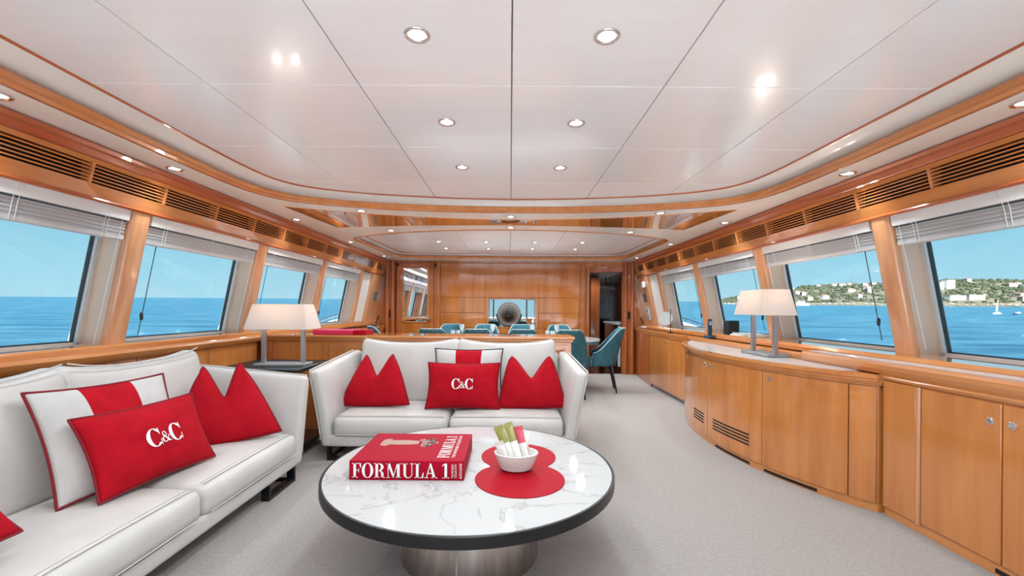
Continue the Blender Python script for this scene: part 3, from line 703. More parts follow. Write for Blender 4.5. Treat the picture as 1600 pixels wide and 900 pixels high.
# on the sofa by the divider
cushion('plain red cushion with a chopped V top against the arm nearest the black side table', .62, .47, .085, (-1.13, 3.71, .60), -10, 20, 3, 'chop', shrink=.54)
cushion('white cushion with a red middle band and dark piping on the divider sofa', .60, .46, .075, (-.36, 3.80, .62), 0, 16, 0, 'band', 'white_cotton', 'navy_piping')
cushion('red monogrammed cushion in the middle of the divider sofa', .61, .385, .075, (-.385, 3.63, .555), 0, 20, 0, 'plain', text='C&C')
cushion('plain red cushion with a chopped V top against the arm nearest the chairs', .57, .47, .085, (.185, 3.69, .595), 4, 20, 0, 'chop')
# on the window sofa
cushion('plain red cushion with a chopped V top in the corner of the window sofa', .58, .53, .085, (-1.78, 2.72, .615), 34, 22, 4, 'chop', shrink=.60)
cushion('white cushion with a red middle band and red piping on the window sofa', .57, .50, .062, (-1.845, 2.05, .605), 76, 24, 0, 'band', 'white_cotton', 'dark_red_piping')
cushion('red monogrammed cushion leaning on a banded one on the window sofa', .59, .37, .08, (-1.725, 2.10, .55), 82, 24, 0, 'plain', text='C&C')
cushion('plain red cushion at the aft arm of the window sofa', .48, .40, .085, (-1.74, 1.22, .585), 100, 40, 0, 'plain')

# ------------------------------------------------------------------ coffee table and what lies on it
TZ = .42; TC = (-.19, 2.18); TR = .70
ct = thing('coffee_table', 'round marble coffee table with black rim and steel drum base', 'table', (TC[0], TC[1], 0))
bm = NB(); lathe(bm, [(.0, TZ - .03), (TR - .012, TZ - .03), (TR - .012, TZ - .002), (TR - .014, TZ), (.0, TZ)], n=96); ob('tabletop', bm, 'marble', ct, smooth=True, autosmooth=30)
bm = NB(); lathe(bm, [(TR - .30, TZ - .046), (TR - .002, TZ - .046), (TR, TZ - .043), (TR, TZ - .003), (TR - .002, TZ), (TR - .0115, TZ), (TR - .0115, TZ - .031), (TR - .3, TZ - .031)], n=96); ob('rim', bm, 'black_metal', ct, smooth=True, autosmooth=30)
bm = NB(); lathe(bm, [(.288, TZ - .047), (.294, .33), (.304, .24), (.318, .14), (.332, .05), (.338, .0)], n=64); b_ = ob('drum_base', bm, 'brushed_steel', ct, smooth=True, autosmooth=40)
bm = NB(); tube(bm, [(-.03 + 0, -.2885, .372), (-.03, -.299, .28), (-.03, -.314, .16), (-.03, -.332, .04)], .004, 6); ob('base_seam', bm, 'leather_seam', b_)
BX0, BX1, BY0, BY1, BH = -.722, -.203, 1.965, 2.395, .088
bk_ = thing('coffee_table_book', 'thick red boxed coffee table book lettered FORMULA 1', 'book', ((BX0 + BX1) / 2, (BY0 + BY1) / 2, TZ))
hw, hd = (BX1 - BX0) / 2, (BY1 - BY0) / 2
bm = B(-hw, hw, -hd, hd, .0005, BH, bev=.003, seg=2); ob('slipcase', bm, 'red_print', bk_)
vf = serif('FORMULA 1'); kw = .442 / vf[2]; kh = .066
letter_mesh('spine_title', vf, lambda x, y: (-hw + .014 + x * kw, -hd - .0008, .0115 + y * kh), 'white_print', bk_)
vf2 = font_mesh('THE IMPOSSIBLE'); letter_mesh('spine_subtitle', vf2, lambda x, y: (hw - .047 - y * .014, -hd - .0008, .012 + x * .062 / vf2[2]), 'white_print', bk_)
vf3 = font_mesh('COLLECTION'); letter_mesh('spine_subtitle', vf3, lambda x, y: (hw - .033 - y * .014, -hd - .0008, .012 + x * .062 / vf3[2]), 'white_print', bk_)
vf4 = font_mesh('ASSOULINE'); letter_mesh('spine_publisher', vf4, lambda x, y: (hw - .009 - y * .018, -hd - .0008, .008 + x * .07 / vf4[2]), 'white_print', bk_)
letter_mesh('cover_title', vf, lambda x, y: (hw - .075 - y * .055, -hd + .045 + x * .34 / vf[2], BH + .0008), 'white_print', bk_)
vf5 = font_mesh('THE IMPOSSIBLE COLLECTION'); letter_mesh('cover_subtitle', vf5, lambda x, y: (hw - .048 - y * .022, -hd + .045 + x * .34 / vf5[2], BH + .0008), 'white_print', bk_)
# trophy picture printed flat on the cover
prof_t = [(0, .03), (.01, .052), (.035, .055), (.05, .032), (.09, .036), (.15, .033), (.185, .024), (.19, .03)]
g = Glyphs()
for (x0, r0), (x1, r1) in zip(prof_t, prof_t[1:]): g.quad((x0, -r0), (x1, -r1), (x1, r1), (x0, r0))
letter_mesh('cover_trophy', (g.v, g.f), lambda x, y: (-hw + .07 + x, .055 + y * 1.05, BH + .0007), 'trophy_tan', bk_)
g = Glyphs(); rr = random.Random(3)
for k in range(16):
    cx, cy = .19 + rr.uniform(.012, .085), rr.uniform(-.055, .06); g.arc(cx, cy, .016, .016, .009, .009, 0, 360, 8)
letter_mesh('cover_trophy_emblem', (g.v, g.f), lambda x, y: (-hw + .07 + x, .055 + y, BH + .0007), 'trophy_grey', bk_)
# figure-eight mat
pts = []
r8 = .205; c1, c2 = 1.99, 2.295; hc = (c2 - c1) / 2; a0 = math.acos(hc / r8)
pts += [(.05 + r8 * math.sin(PI - 0) * 0, 0)] if False else []
N8 = 40
for i in range(N8 + 1):
    a_ = a0 + (2 * PI - 2 * a0) * i / N8; pts.append((.05 + r8 * math.sin(a_), c1 + r8 * math.cos(a_)))
for i in range(N8 + 1):
    a_ = PI + a0 + (2 * PI - 2 * a0) * i / N8; pts.append((.05 + r8 * .95 * math.sin(a_), c2 + r8 * math.cos(a_)))
bm = NB(); prism_z(bm, pts, TZ + .0006, TZ + .004); tag(ob('table_mat', bm, 'red_leather'), 'red figure-eight shaped leather mat on the marble table', 'mat')
# basket
bc = (.035, 2.10, TZ + .0042)
bk2 = thing('bread_basket', 'small white woven oval basket standing on the red mat', 'basket', bc)
bm = NB(); lathe(bm, [(.0, .002), (.062, .002), (.07, .01), (.10, .082), (.096, .082), (.066, .014), (.0, .008)], n=40, sy=.78); ob('bowl', bm, 'basket_white', bk2, smooth=True, autosmooth=50)
for k in range(9):
    f = k / 8; r_ = .072 + .030 * f; z = .012 + .070 * f
    bm = NB(); tube(bm, [(r_ * math.cos(2 * PI * i / 56) * (1 + .012 * (-1) ** (i + k)), r_ * .78 * math.sin(2 * PI * i / 56) * (1 + .012 * (-1) ** (i + k)), z) for i in range(56)], .0045, 5, closed=True); ob('weave_strand', bm, 'basket_white', bk2, smooth=True)
def packet(label, p0, p1, w, t_, m1, m2, face):
    d_ = (Vector(p1) - Vector(p0)); L = d_.length; zc = d_.normalized(); fx = Vector(face); xc = (fx - zc * fx.dot(zc)).normalized(); yc = zc.cross(xc)
    bm = NB(); n = 14; rings = []
    for i in range(n + 1):
        f = i / n; tk = t_ * (max(0, 1 - abs(2 * f - 1) ** 4)) ** .6 + .0008; ww = w * (1 - .12 * (1 - abs(2 * f - 1) ** 6))
        rings.append([bm.verts.new(xc * (ww * math.cos(2 * PI * k / 16)) + yc * (tk * math.sin(2 * PI * k / 16)) + zc * (L * f)) for k in range(16)])
    for i in range(n):
        for k in range(16):
            f_ = bm.faces.new((rings[i][k], rings[i][(k + 1) % 16], rings[i + 1][(k + 1) % 16], rings[i + 1][k]))
            if i >= n * .62: f_.material_index = 1
    bm.faces.new(rings[0][::-1]); bm.faces.new(rings[-1])
    o = ob('snack_packet', bm, [m1, m2], smooth=True, autosmooth=50); o.location = p0
    tag(o, label, 'packet')
    bm = NB()
    a_ = zc * (L - .004)
    v = [bm.verts.new(a_ + xc * (sx_ * w * .95) + zc * (zz) + yc * yy) for yy in (-.0012, .0012) for zz in (0, .022) for sx_ in (-1, 1)]
    for f in ((0, 2, 3, 1), (4, 5, 7, 6), (0, 1, 5, 4), (2, 6, 7, 3), (0, 4, 6, 2), (1, 3, 7, 5)): bm.faces.new([v[i] for i in f])
    ob('crimped_end', bm, m2, o)
bzz = TZ + .018
packet('slim white snack packet with an olive green top in the basket', (.03, 2.085, bzz), (-.048, 2.125, bzz + .17), .026, .010, 'packet_white', 'packet_green', (1, -.3, 0))
packet('slim snack packet, orange foot and olive top, in the basket', (.062, 2.065, bzz), (-.002, 2.13, bzz + .185), .022, .010, 'packet_white', 'packet_green', (1, -.2, 0))
packet('white snack packet with a pink tip in the basket', (.088, 2.10, bzz), (.045, 2.14, bzz + .165), .027, .010, 'packet_white', 'packet_pink', (1, -.5, 0))
packet('pale orange snack packet with a white end in the basket', (.065, 2.105, bzz), (.075, 2.135, bzz + .135), .026, .009, 'packet_orange', 'packet_white', (1, .1, 0))
packet('short plain white packet low in the basket', (-.005, 2.075, bzz), (-.045, 2.09, bzz + .105), .028, .008, 'packet_white', 'packet_white', (1, -.6, 0))

# ------------------------------------------------------------------ side table and table lamps
stb = thing('side_table', 'black square side table in the corner between the sofas', 'table', (-1.95, 3.63, 0))
ob('table_top', B(-.33, .33, -.33, .33, .69, .722, bev=.004), 'black_metal', stb)
ob('lower_panel', B(-.30, .30, -.30, .30, .06, .10), 'black_metal', stb)
for sx_ in (-1, 1):
    for sy_ in (-1, 1): ob('leg', B(sx_ * .31 - .02, sx_ * .31 + .02, sy_ * .31 - .02, sy_ * .31 + .02, 0, .69), 'black_metal', stb)
def table_lamp(label, loc, rz, wb=.57, h0=.30, hs=.215):
    root = thing('table_lamp', label, 'lamp', loc, R(rz))
    bm = NB(); box(bm, -.20, .20, -.085, .085, 0, .022, bev=.003); ob('base', bm, 'lamp_metal', root)
    for s in (-1, 1): ob('post', B(s * .155 - .016, s * .155 + .016, -.016, .016, .022, h0 + .01, bev=.002), 'lamp_metal', root)
    ob('crossbar', B(-.171, .171, -.012, .012, h0 + .01, h0 + .026), 'lamp_metal', root)
    for s in (-1, 1):
        bm = NB(); lathe(bm, [(.014, 0), (.014, .045), (.009, .05)], (s * .07, 0, h0 + .026), 12); sk = ob('socket', bm, 'chrome', root, smooth=True)
        bm = NB(); lathe(bm, [(.006, 0), (.018, .02), (.019, .035), (.0, .05)], (s * .07, 0, h0 + .075), 12); ob('bulb', bm, 'light_lens', sk, smooth=True)
        l = bpy.data.lights.new('lamp_bulb', 'POINT'); l.energy = LAMP_W / 2; l.color = (1, .86, .74); l.shadow_soft_size = .03
        lo = bpy.data.objects.new('lamp_bulb', l); COL.objects.link(lo); lo.parent = root; lo.location = (s * .07, -.0, h0 + .15)
    def rr_loop(a_, b_, z, bm, r_=.02):
        pts = []
        for cx, cy, st in ((a_ - r_, b_ - r_, 0), (-a_ + r_, b_ - r_, 90), (-a_ + r_, -b_ + r_, 180), (a_ - r_, -b_ + r_, 270)):
            for k in range(5): pts.append(bm.verts.new((cx + r_ * math.cos(R(st + 22.5 * k)), cy + r_ * math.sin(R(st + 22.5 * k)), z)))
        return pts
    bm = NB(); z0, z1 = h0 + .005, h0 + .005 + hs
    Ls = [rr_loop(wb / 2, wb * .30, z0, bm), rr_loop(wb / 2 * .80, wb * .23, z1, bm), rr_loop(wb / 2 * .80 - .003, wb * .23 - .003, z1, bm), rr_loop(wb / 2 - .003, wb * .30 - .003, z0, bm)]
    for k in range(4):
        A_, B_ = Ls[k], Ls[(k + 1) % 4]
        for i in range(20): bm.faces.new((A_[i], A_[(i + 1) % 20], B_[(i + 1) % 20], B_[i]))
    ob('lamp_shade', bm, 'lamp_fabric', root, smooth=True, autosmooth=40)
    return root
table_lamp('table lamp with pale tapered shade on the black side table', (-1.845, 3.55, .722), 4, .50, .295, .20)
table_lamp('table lamp with pale tapered shade on the bow-fronted cabinet', (2.10, 3.60, .832), 90, .46, .325, .205)

# ------------------------------------------------------------------ low divider
dv = thing('divider_console', 'low varnished wood divider behind the sofa, open to the dining side', 'console', (-.9, 4.5, 0))
dv['label'] = 'low varnished wood divider between the white sofa and the dining chairs'
iv = inv_of(dv)
ob('body', B(-2.42, .60, 4.29, 4.66, 0, .86), 'wood_across', dv, inv=iv)
bm = NB()
for (z0, z1, o_) in ((.86, .875, .012), (.875, .90, .024), (.90, .925, .038)): box(bm, -2.42, .60 + o_, 4.29 - o_, 4.66 + o_, z0, z1, bev=.005, seg=2)
ob('top_moulding', bm, 'wood_across', dv, inv=iv)
for k, (x0, x1) in enumerate(((-2.36, -1.80), (-1.78, -1.0), (-.98, -.2), (-.18, .585))):
    ob('front_panel', B(x0, x1, 4.278, 4.29, .06, .845, bev=.004), 'wood_vertical', dv, inv=iv)
ob('end_panel', B(.60, .612, 4.31, 4.64, .06, .845, bev=.004), 'wood_vertical', dv, inv=iv)
bm = NB(); lathe(bm, [(.035, 0), (.035, .86)], (-2.36, 4.28, 0), 14); ob('corner_post', bm, 'wood_red_vertical', dv, smooth=True, autosmooth=40, inv=iv)
bx_ = thing('flat_box', 'flat crimson box with a paler end on the wooden divider', 'box', (-1.72, 4.5, .926))
ob('box_body', B(-.26, .14, -.13, .13, 0, .045, bev=.003), 'pink_red', bx_); ob('box_end', B(.141, .27, -.13, .13, 0, .042, bev=.003), 'red_print', bx_)
# rail and panelling along the sofa-side wall
lw_ = thing('window_rail', 'varnished wood rail and panelling along the wall behind the window sofa', 'rail', (-2.45, 1.5, 0)); iv = inv_of(lw_)
bm = NB(); prism_y(bm, [(-2.52, .86), (-2.425, .86), (-2.405, .872), (-2.395, .885), (-2.385, .905), (-2.39, .918), (-2.41, .924), (-2.52, .924)], YA, 4.245); ob('rail_top', bm, 'wood_along', lw_, inv=iv)
y = YA
while y < 4.2:
    ob('wall_panel', B(-2.52, -2.45, y + .003, min(y + .68, 4.245) - .003, .05, .86, bev=.004), 'wood_vertical', lw_, inv=iv); y += .68

# ------------------------------------------------------------------ cabinets on the right
def button(x, y, z, nrm, parent, iv, r_=.018):
    bm = NB(); lathe(bm, [(.0, .009), (r_ * .55, .009), (r_ * .6, .005), (r_ * .75, .005), (r_ * .8, .008), (r_, .006), (r_, 0)], n=20)
    q = Vector(nrm).to_track_quat('Z', 'Y').to_matrix().to_4x4(); bm.transform(Matrix.Translation((x, y, z)) @ q); ob('push_lock', bm, 'chrome', parent, smooth=True, inv=iv, autosmooth=40)
FX = 2.21
def cab_unit(y1, y0, label, filler=None):
    c = thing('wall_cabinet', label, 'cabinet', (2.36, (y0 + y1) / 2, 0)); iv = inv_of(c)
    ob('body', B(FX + .012, 2.51, y0, y1, .055, .795), 'wood_vertical', c, inv=iv)
    ob('plinth', B(FX + .015, 2.51, y0, y1, 0, .055), 'wood_along', c, inv=iv)
    ob('plinth_vent', B(FX + .012, FX + .03, y0 + .12, y0 + .42, .012, .032), 'dark_gap', c, inv=iv)
    top = y1
    if filler:
        ob('filler_panel', B(FX, FX + .02, y1 - filler + .004, y1, .05, .79, bev=.003), 'wood_vertical', c, inv=iv); top = y1 - filler
        bm = NB(); lathe(bm, [(.012, 0), (.012, .74)], (FX + .004, top - .012, .05), 10); ob('corner_bead', bm, 'wood_pillar', c, smooth=True, inv=iv, autosmooth=50); top -= .026
    mid = (top + y0) / 2
    for k, (a_, b_) in enumerate(((mid, top), (y0, mid))):
        dd = ob('cabinet_door', B(FX, FX + .02, a_ + .003, b_ - .003, .06, .785, bev=.003), 'wood_vertical', c, inv=iv)
        button(FX, mid + (.045 if k == 0 else -.045), .70, (-1, 0, 0), dd, iv)
    return c
cab_unit(2.575, 1.566, 'two-door wooden wall cabinet with a filler panel next to the bow-fronted one', .21)
y = 1.562
for k in range(4):
    cab_unit(y, y - .77, ['two-door wooden wall cabinet, next aft from the one with the filler panel', 'two-door wooden wall cabinet, third from the bow-fronted one', 'two-door wooden wall cabinet, fourth from the bow-fronted one', 'two-door wooden wall cabinet closest to the aft doorway'][k]); y -= .774
wt = thing('worktop', 'long moulded wood worktop with pale inlay over the near wall cabinets', 'worktop', (2.3, 1, .796)); iv = inv_of(wt)
bm = NB(); prism_y(bm, [(2.205, .797), (2.195, .812), (2.20, .82), (2.185, .838), (2.17, .862), (2.165, .885), (2.17, .899), (2.185, .905), (2.299, .905), (2.299, .797)], YA, 2.575); prism_y(bm, [(2.188, .832), (2.17, .862), (2.165, .885), (2.17, .899), (2.185, .905), (2.299, .905), (2.299, .832)], 2.575, 3.23); ob('moulding', bm, 'wood_along', wt, inv=iv)
ob('inlay', B(2.20, 2.296, YA, 3.20, .9052, .908), 'inlay_pale', wt, inv=iv)
# bow-fronted cabinet
CUR = smooth_path([(2.19, 2.585), (2.06, 2.775), (1.90, 3.15), (1.815, 3.55), (1.79, 3.9), (1.815, 4.3), (1.90, 4.7), (2.05, 5.08), (2.19, 5.33)], 16)
def cur_off(o_):   # push towards the room
    out = []
    for i, p in enumerate(CUR):
        a_ = Vector(CUR[max(i - 1, 0)]); b_ = Vector(CUR[min(i + 1, len(CUR) - 1)]); tt = (b_ - a_).normalized(); out.append((p[0] - tt.y * o_, p[1] + tt.x * o_))
    return out
bc_ = thing('bow_front_cabinet', 'bow-fronted wooden cabinet carrying a table lamp', 'cabinet', (2.1, 3.9, 0)); iv = inv_of(bc_)
def slab(o_, z0, z1, mat, name, parent, xb=2.5, y0=None, y1=None):
    bm = NB(); P = cur_off(o_); prism_z(bm, P + [(xb, P[-1][1]), (xb, P[0][1])], z0, z1); return ob(name, bm, mat, parent, inv=iv)
slab(-.02, .05, .765, 'wood_vertical', 'body', bc_, 2.295)
slab(-.012, 0, .05, 'wood_along', 'plinth', bc_, 2.295)
for k, (o_, z0, z1) in enumerate(((-.002, .752, .766), (.010, .766, .78), (.022, .78, .80), (.034, .80, .826))): slab(o_, z0, z1, 'wood_along', 'top_moulding', bc_, 2.295)
bm = NB(); P = cur_off(-.03); Pm = [p for p in P if p[1] > 2.74]; prism_z(bm, Pm + [(2.29, Pm[-1][1]), (2.29, Pm[0][1])], .8262, .830); ob('top_inlay', bm, 'inlay_pale', bc_, inv=iv)
def sub(o_, ya, yb):
    P = [p for p, c in zip(cur_off(o_), CUR) if ya <= c[1] <= yb]
    def at(yy):
        for i in range(len(CUR) - 1):
            if CUR[i][1] <= yy <= CUR[i + 1][1]:
                f = (yy - CUR[i][1]) / (CUR[i + 1][1] - CUR[i][1]); A_, B_ = cur_off(o_)[i], cur_off(o_)[i + 1]; return (A_[0] + (B_[0] - A_[0]) * f, A_[1] + (B_[1] - A_[1]) * f)
    return [at(ya)] + P + [at(yb)]
def shell(o0, o1, ya, yb, z0, z1):
    bm = NB(); prism_z(bm, sub(o1, ya, yb) + sub(o0, ya, yb)[::-1], z0, z1); return bm
bounds = [2.59, 2.70, 3.23, 3.93, 4.55, 5.32]
for k in range(5):
    ya, yb = bounds[k] + .003, bounds[k + 1] - .003
    dd = ob('cabinet_door' if k else 'end_stile', shell(-.02, 0, ya, yb, .055, .748), 'wood_vertical', bc_, inv=iv, smooth=True, autosmooth=40)
    if k in (2, 3):
        for q in range(4): ob('louvre_slot', shell(-.004, .0012, ya + (.12 if k == 2 else .08), yb - (.10 if k == 2 else .28), .155 + q * .026, .168 + q * .026), 'dark_gap', dd, inv=iv)
    if k:
        P = sub(0, ya, yb); p = P[-2] if k in (1, 2) else P[1]
        p = sub(0, ya, yb - .06)[-1] if k in (1, 2) else sub(0, ya + .05, yb)[0]
        button(p[0], p[1], .70, (-1, -.1, 0), dd, iv, .016)
for (a_, b_) in ((2.86, 3.22), (3.36, 3.8)): ob('plinth_slot', shell(-.02, -.008, a_, b_, .010, .028), 'dark_gap', bc_, inv=iv)
ob('end_hinge', B(2.21, 2.28, 2.578, 2.60, .745, .752), 'black_metal', bc_, inv=iv)
# far cabinets, both sides
def far_cab(s):
    nm = 'beside the open doorway' if s > 0 else 'behind the divider on the sofa side'
    c = thing('sideboard', 'low wooden sideboard under the dining windows, %s' % nm, 'sideboard', (s * 2.35, 6.5, 0)); iv = inv_of(c)
    y0 = 5.38 if s > 0 else 4.72
    def fy(x0, x1, a_, b_, z0, z1, **k): return B(min(s * x0, s * x1), max(s * x0, s * x1), a_, b_, z0, z1, **k)
    ob('body', fy(2.205, 2.51, y0, 6.78, .05, .80), 'wood_red_vertical', c, inv=iv)
    ob('plinth', fy(2.22, 2.51, y0, 6.78, 0, .05), 'wood_dark', c, inv=iv)
    bm = NB(); prism_z(bm, [(s * 2.205, 6.78), (s * 2.51, 6.78), (s * 2.51, YB - .1), (s * 2.31, YB - .1)], 0, .80); ob('end_body', bm, 'wood_red_vertical', c, inv=iv)
    ed = [y0 + (6.78 - y0) * i / 2 for i in range(3)]
    for i in range(2):
        dd = ob('cabinet_door', fy(2.188, 2.206, ed[i] + .004, ed[i + 1] - .004, .06, .79, bev=.003), 'wood_vertical', c, inv=iv)
        button(s * 2.188, ed[1] + (-.05 if i == 0 else .05), .74, (-s, 0, 0), dd, iv, .014)
    w = thing('worktop', 'moulded wood top of the sideboard %s' % nm, 'worktop', (s * 2.35, 6.5, .8)); iv2 = inv_of(w)
    y00 = 3.24 if s > 0 else y0
    for (o_, z0, z1) in ((.0, .801, .825), (.012, .826, .848), (.025, .849, .878)):
        bm = NB(); x_ = s * (2.188 - o_); xs_ = s * 2.299 if s > 0 else s * 2.429
        prism_z(bm, [(x_, 5.38 if s > 0 else y00), (x_, 6.79 + o_), (s * (2.31 - o_), YB - .1), (xs_, YB - .1), (xs_, 5.38 if s > 0 else y00)], z0, z1); ob('moulding', bm, 'wood_along', w, inv=iv2)
    if s > 0:
        ob('ledge', B(2.20, 2.299, 3.24, 5.379, .832, .878, bev=.004), 'wood_along', w, inv=iv2)
far_cab(1); far_cab(-1)

# ------------------------------------------------------------------ dining group
dt = thing('dining_table', 'long oval white dining table set with glasses', 'table', (-.13, 6.52, 0))
def oval(a_, b_, n=64, p=2.6): return [(a_ * math.copysign(abs(math.cos(2 * PI * i / n)) ** (2 / p), math.cos(2 * PI * i / n)), b_ * math.copysign(abs(math.sin(2 * PI * i / n)) ** (2 / p), math.sin(2 * PI * i / n))) for i in range(n)]
bm = NB(); prism_z(bm, oval(1.47, .58), .735, .762); ob('tabletop', bm, 'table_white', dt)
bm = NB(); prism_z(bm, oval(1.44, .55), .69, .7345); ob('apron', bm, 'table_blue', dt)
for x in (-.75, .75):
    bm = NB(); lathe(bm, [(.26, 0), (.26, .02), (.10, .06), (.085, .35), (.14, .69)], (x, 0, 0), 28); ob('pedestal', bm, 'table_white', dt, smooth=True, autosmooth=40)
def make_chair():
    root = thing('dining_chair', 'x', 'chair')
    bm = NB(); soft(bm, -.225, .225, -.20, .245, .40, .475, r=.035, n=6, f=lambda u, q: q + Vector((0, 0, .012 * (1 - u.x ** 2) * (1 - u.y ** 2) * (u.z > 0)))); ob('seat', bm, 'teal_fabric', root, smooth=True)
    na, nk = 36, 12
    def top(a_):
        q = abs(a_)
        f = 0 if q < 38 else min(1, (q - 38) / 72); f = f * f * (3 - 2 * f); return .925 - .35 * f
    def pt(a_, k, off):
        z = .385 + (top(a_) - .385) * k; kk = (z - .385) / .52
        rx = .262 * (1 - .26 * kk) + off; ry = .25 + off
        return Vector((rx * math.sin(R(a_)), .0 - ry * math.cos(R(a_)) - .13 * kk ** 1.2 + .02, z))
    bm = NB(); V = {}
    for side in (0, 1):
        for i in range(na + 1):
            for j in range(nk + 1):
                a_ = -112 + 224 * i / na; k = j / nk
                qu = .006 * abs(math.sin(a_ * .14 + k * 9) * math.sin(a_ * .14 - k * 9)) if side else 0
                V[side, i, j] = bm.verts.new(pt(a_, k, (.022 + qu) if side else -.022))
    for side in (0, 1):
        for i in range(na):
            for j in range(nk): bm.faces.new([V[side, i, j], V[side, i + 1, j], V[side, i + 1, j + 1], V[side, i, j + 1]][::1 if side else -1])
    for i in range(na):
        bm.faces.new((V[0, i, nk], V[0, i + 1, nk], V[1, i + 1, nk], V[1, i, nk])); bm.faces.new((V[0, i, 0], V[1, i, 0], V[1, i + 1, 0], V[0, i + 1, 0]))
    for i in (0, na):
        for j in range(nk): bm.faces.new((V[0, i, j], V[0, i, j + 1], V[1, i, j + 1], V[1, i, j]))
    sh = ob('backrest', bm, 'teal_fabric', root, smooth=True)
    bm = NB(); tube(bm, [pt(112, k / 8, .02) for k in range(8)] + [pt(112 - 224 * i / 40, 1, .02) for i in range(41)] + [pt(-112, 1 - k / 8, .02) for k in range(1, 9)], .006, 6); ob('piping', bm, 'teal_piping', sh, smooth=True)
    for sx_ in (-1, 1):
        for (y0, y1) in ((.19, .22), (-.17, -.25)):
            bm = NB(); tube(bm, [(sx_ * .17, y0, .405), (sx_ * .205, y1, 0)], [.021, .011], 8); ob('leg', bm, 'dark_leg', root, smooth=True)
    return root
ch0 = make_chair(); used = [0]
def chair(x, y, rz, label, group=None):
    c = ch0 if not used[0] else copy_tree(ch0); used[0] = 1
    c.location = (x, y, 0); c.rotation_euler = (0, 0, R(rz)); c['label'] = label
    if group: c['group'] = group
    elif 'group' in c: del c['group']
chair(1.31, 6.44, 82, 'teal dining chair at the rounded table end beside the doorway')
chair(.81, 6.0, -4, 'teal quilted dining chair standing past the end of the wooden divider')
for x in (-1.03, -.43, .17): chair(x, 6.04, random.uniform(-3, 3), 'teal quilted dining chair with only its top showing above the divider', 'near row of dining chairs')
for x in (-1.0, -.4, .19, .82): chair(x, 7.12, 180 + random.uniform(-3, 3), 'teal dining chair on the bulkhead side of the table', 'far row of dining chairs')
chair(-1.72, 6.48, -70, 'teal dining chair at the table end near the mirror-paned door')
# glasses and tealights
def tumbler(x, y, h, r_, label, group):
    bm = NB(); lathe(bm, [(0, 0), (r_ * .85, 0), (r_, h), (r_ * .93, h), (r_ * .8, .012), (0, .012)], n=16); o = ob('tumbler', bm, 'tumbler', smooth=True, autosmooth=40); o.location = (x, y, .7622); tag(o, label, 'glass', group)
def goblet(x, y, label, group):
    bm = NB(); lathe(bm, [(0, 0), (.034, 0), (.030, .005), (.006, .012), (.005, .085), (.022, .105), (.038, .145), (.034, .195), (.031, .195), (.034, .147), (.018, .11), (0, .104)], n=16); o = ob('wine_glass', bm, 'tumbler', smooth=True, autosmooth=40); o.location = (x, y, .7622); tag(o, label, 'glass', group)
for px, y in ((708, 6.35), (716, 6.35), (747, 6.75), (764, 6.3), (826, 6.3), (856, 6.4), (864, 6.32), (882, 6.5), (887, 6.62)):
    tumbler((px - 797) * y / 680, y, .115, .034, 'clear straight tumbler on the white dining table', 'tumblers on the dining table')
for px, y in ((722, 6.6), (770, 6.62), (832, 6.62), (870, 6.7)):
    goblet((px - 797) * y / 680, y, 'clear stemmed wine glass on the white dining table', 'wine glasses on the dining table')
for px in (779, 785.5, 792):
    bm = NB(); lathe(bm, [(0, 0), (.028, 0), (.031, .075), (.027, .075), (.025, .01), (0, .01)], n=16); o = ob('tealight_holder', bm, 'amber_glass', smooth=True, autosmooth=40); o.location = ((px - 797) * 6.35 / 680, 6.35, .7622); tag(o, 'dark amber glass tealight holder in the middle of the dining table', 'candle holder', 'amber tealight holders')
# disc sculpture in the niche
ds = thing('disc_sculpture', 'round taupe disc sculpture on a dark stand in the niche', 'sculpture', (-.02, 8.16, .861))
bm = NB(); lathe(bm, [(.085, -.02), (.215, -.02), (.22, -.01), (.22, .01), (.215, .02), (.085, .02)], n=48); lathe(bm, [(.085, .02), (.085, -.02)], n=48)
bm.transform(Matrix.Translation((0, 0, .235)) @ Matrix.Rotation(R(90), 4, 'X')); ob('disc', bm, 'disc_taupe', ds, smooth=True, autosmooth=40)
bm = NB()
for i in range(3): tube(bm, [(.06 * math.cos(R(a_ + i * 120)) * (1 - a_ / 400), -.01 - .004 * i, .235 + .06 * math.sin(R(a_ + i * 120)) * (1 - a_ / 400)) for a_ in range(0, 200, 20)], .016, 8)
lathe(bm, [(0, -.03), (.03, -.02), (.03, .02), (0, .03)], (0, -.01, .235), 14); ob('swirl', bm, 'disc_black', ds, smooth=True)
bm = NB(); tube(bm, [(.232 * math.cos(R(a_)), 0, .235 + .232 * math.sin(R(a_))) for a_ in range(180, 361, 10)], .010, 8); box(bm, -.10, .10, -.05, .05, 0, .012); ob('stand', bm, 'disc_black', ds, smooth=True, autosmooth=40)

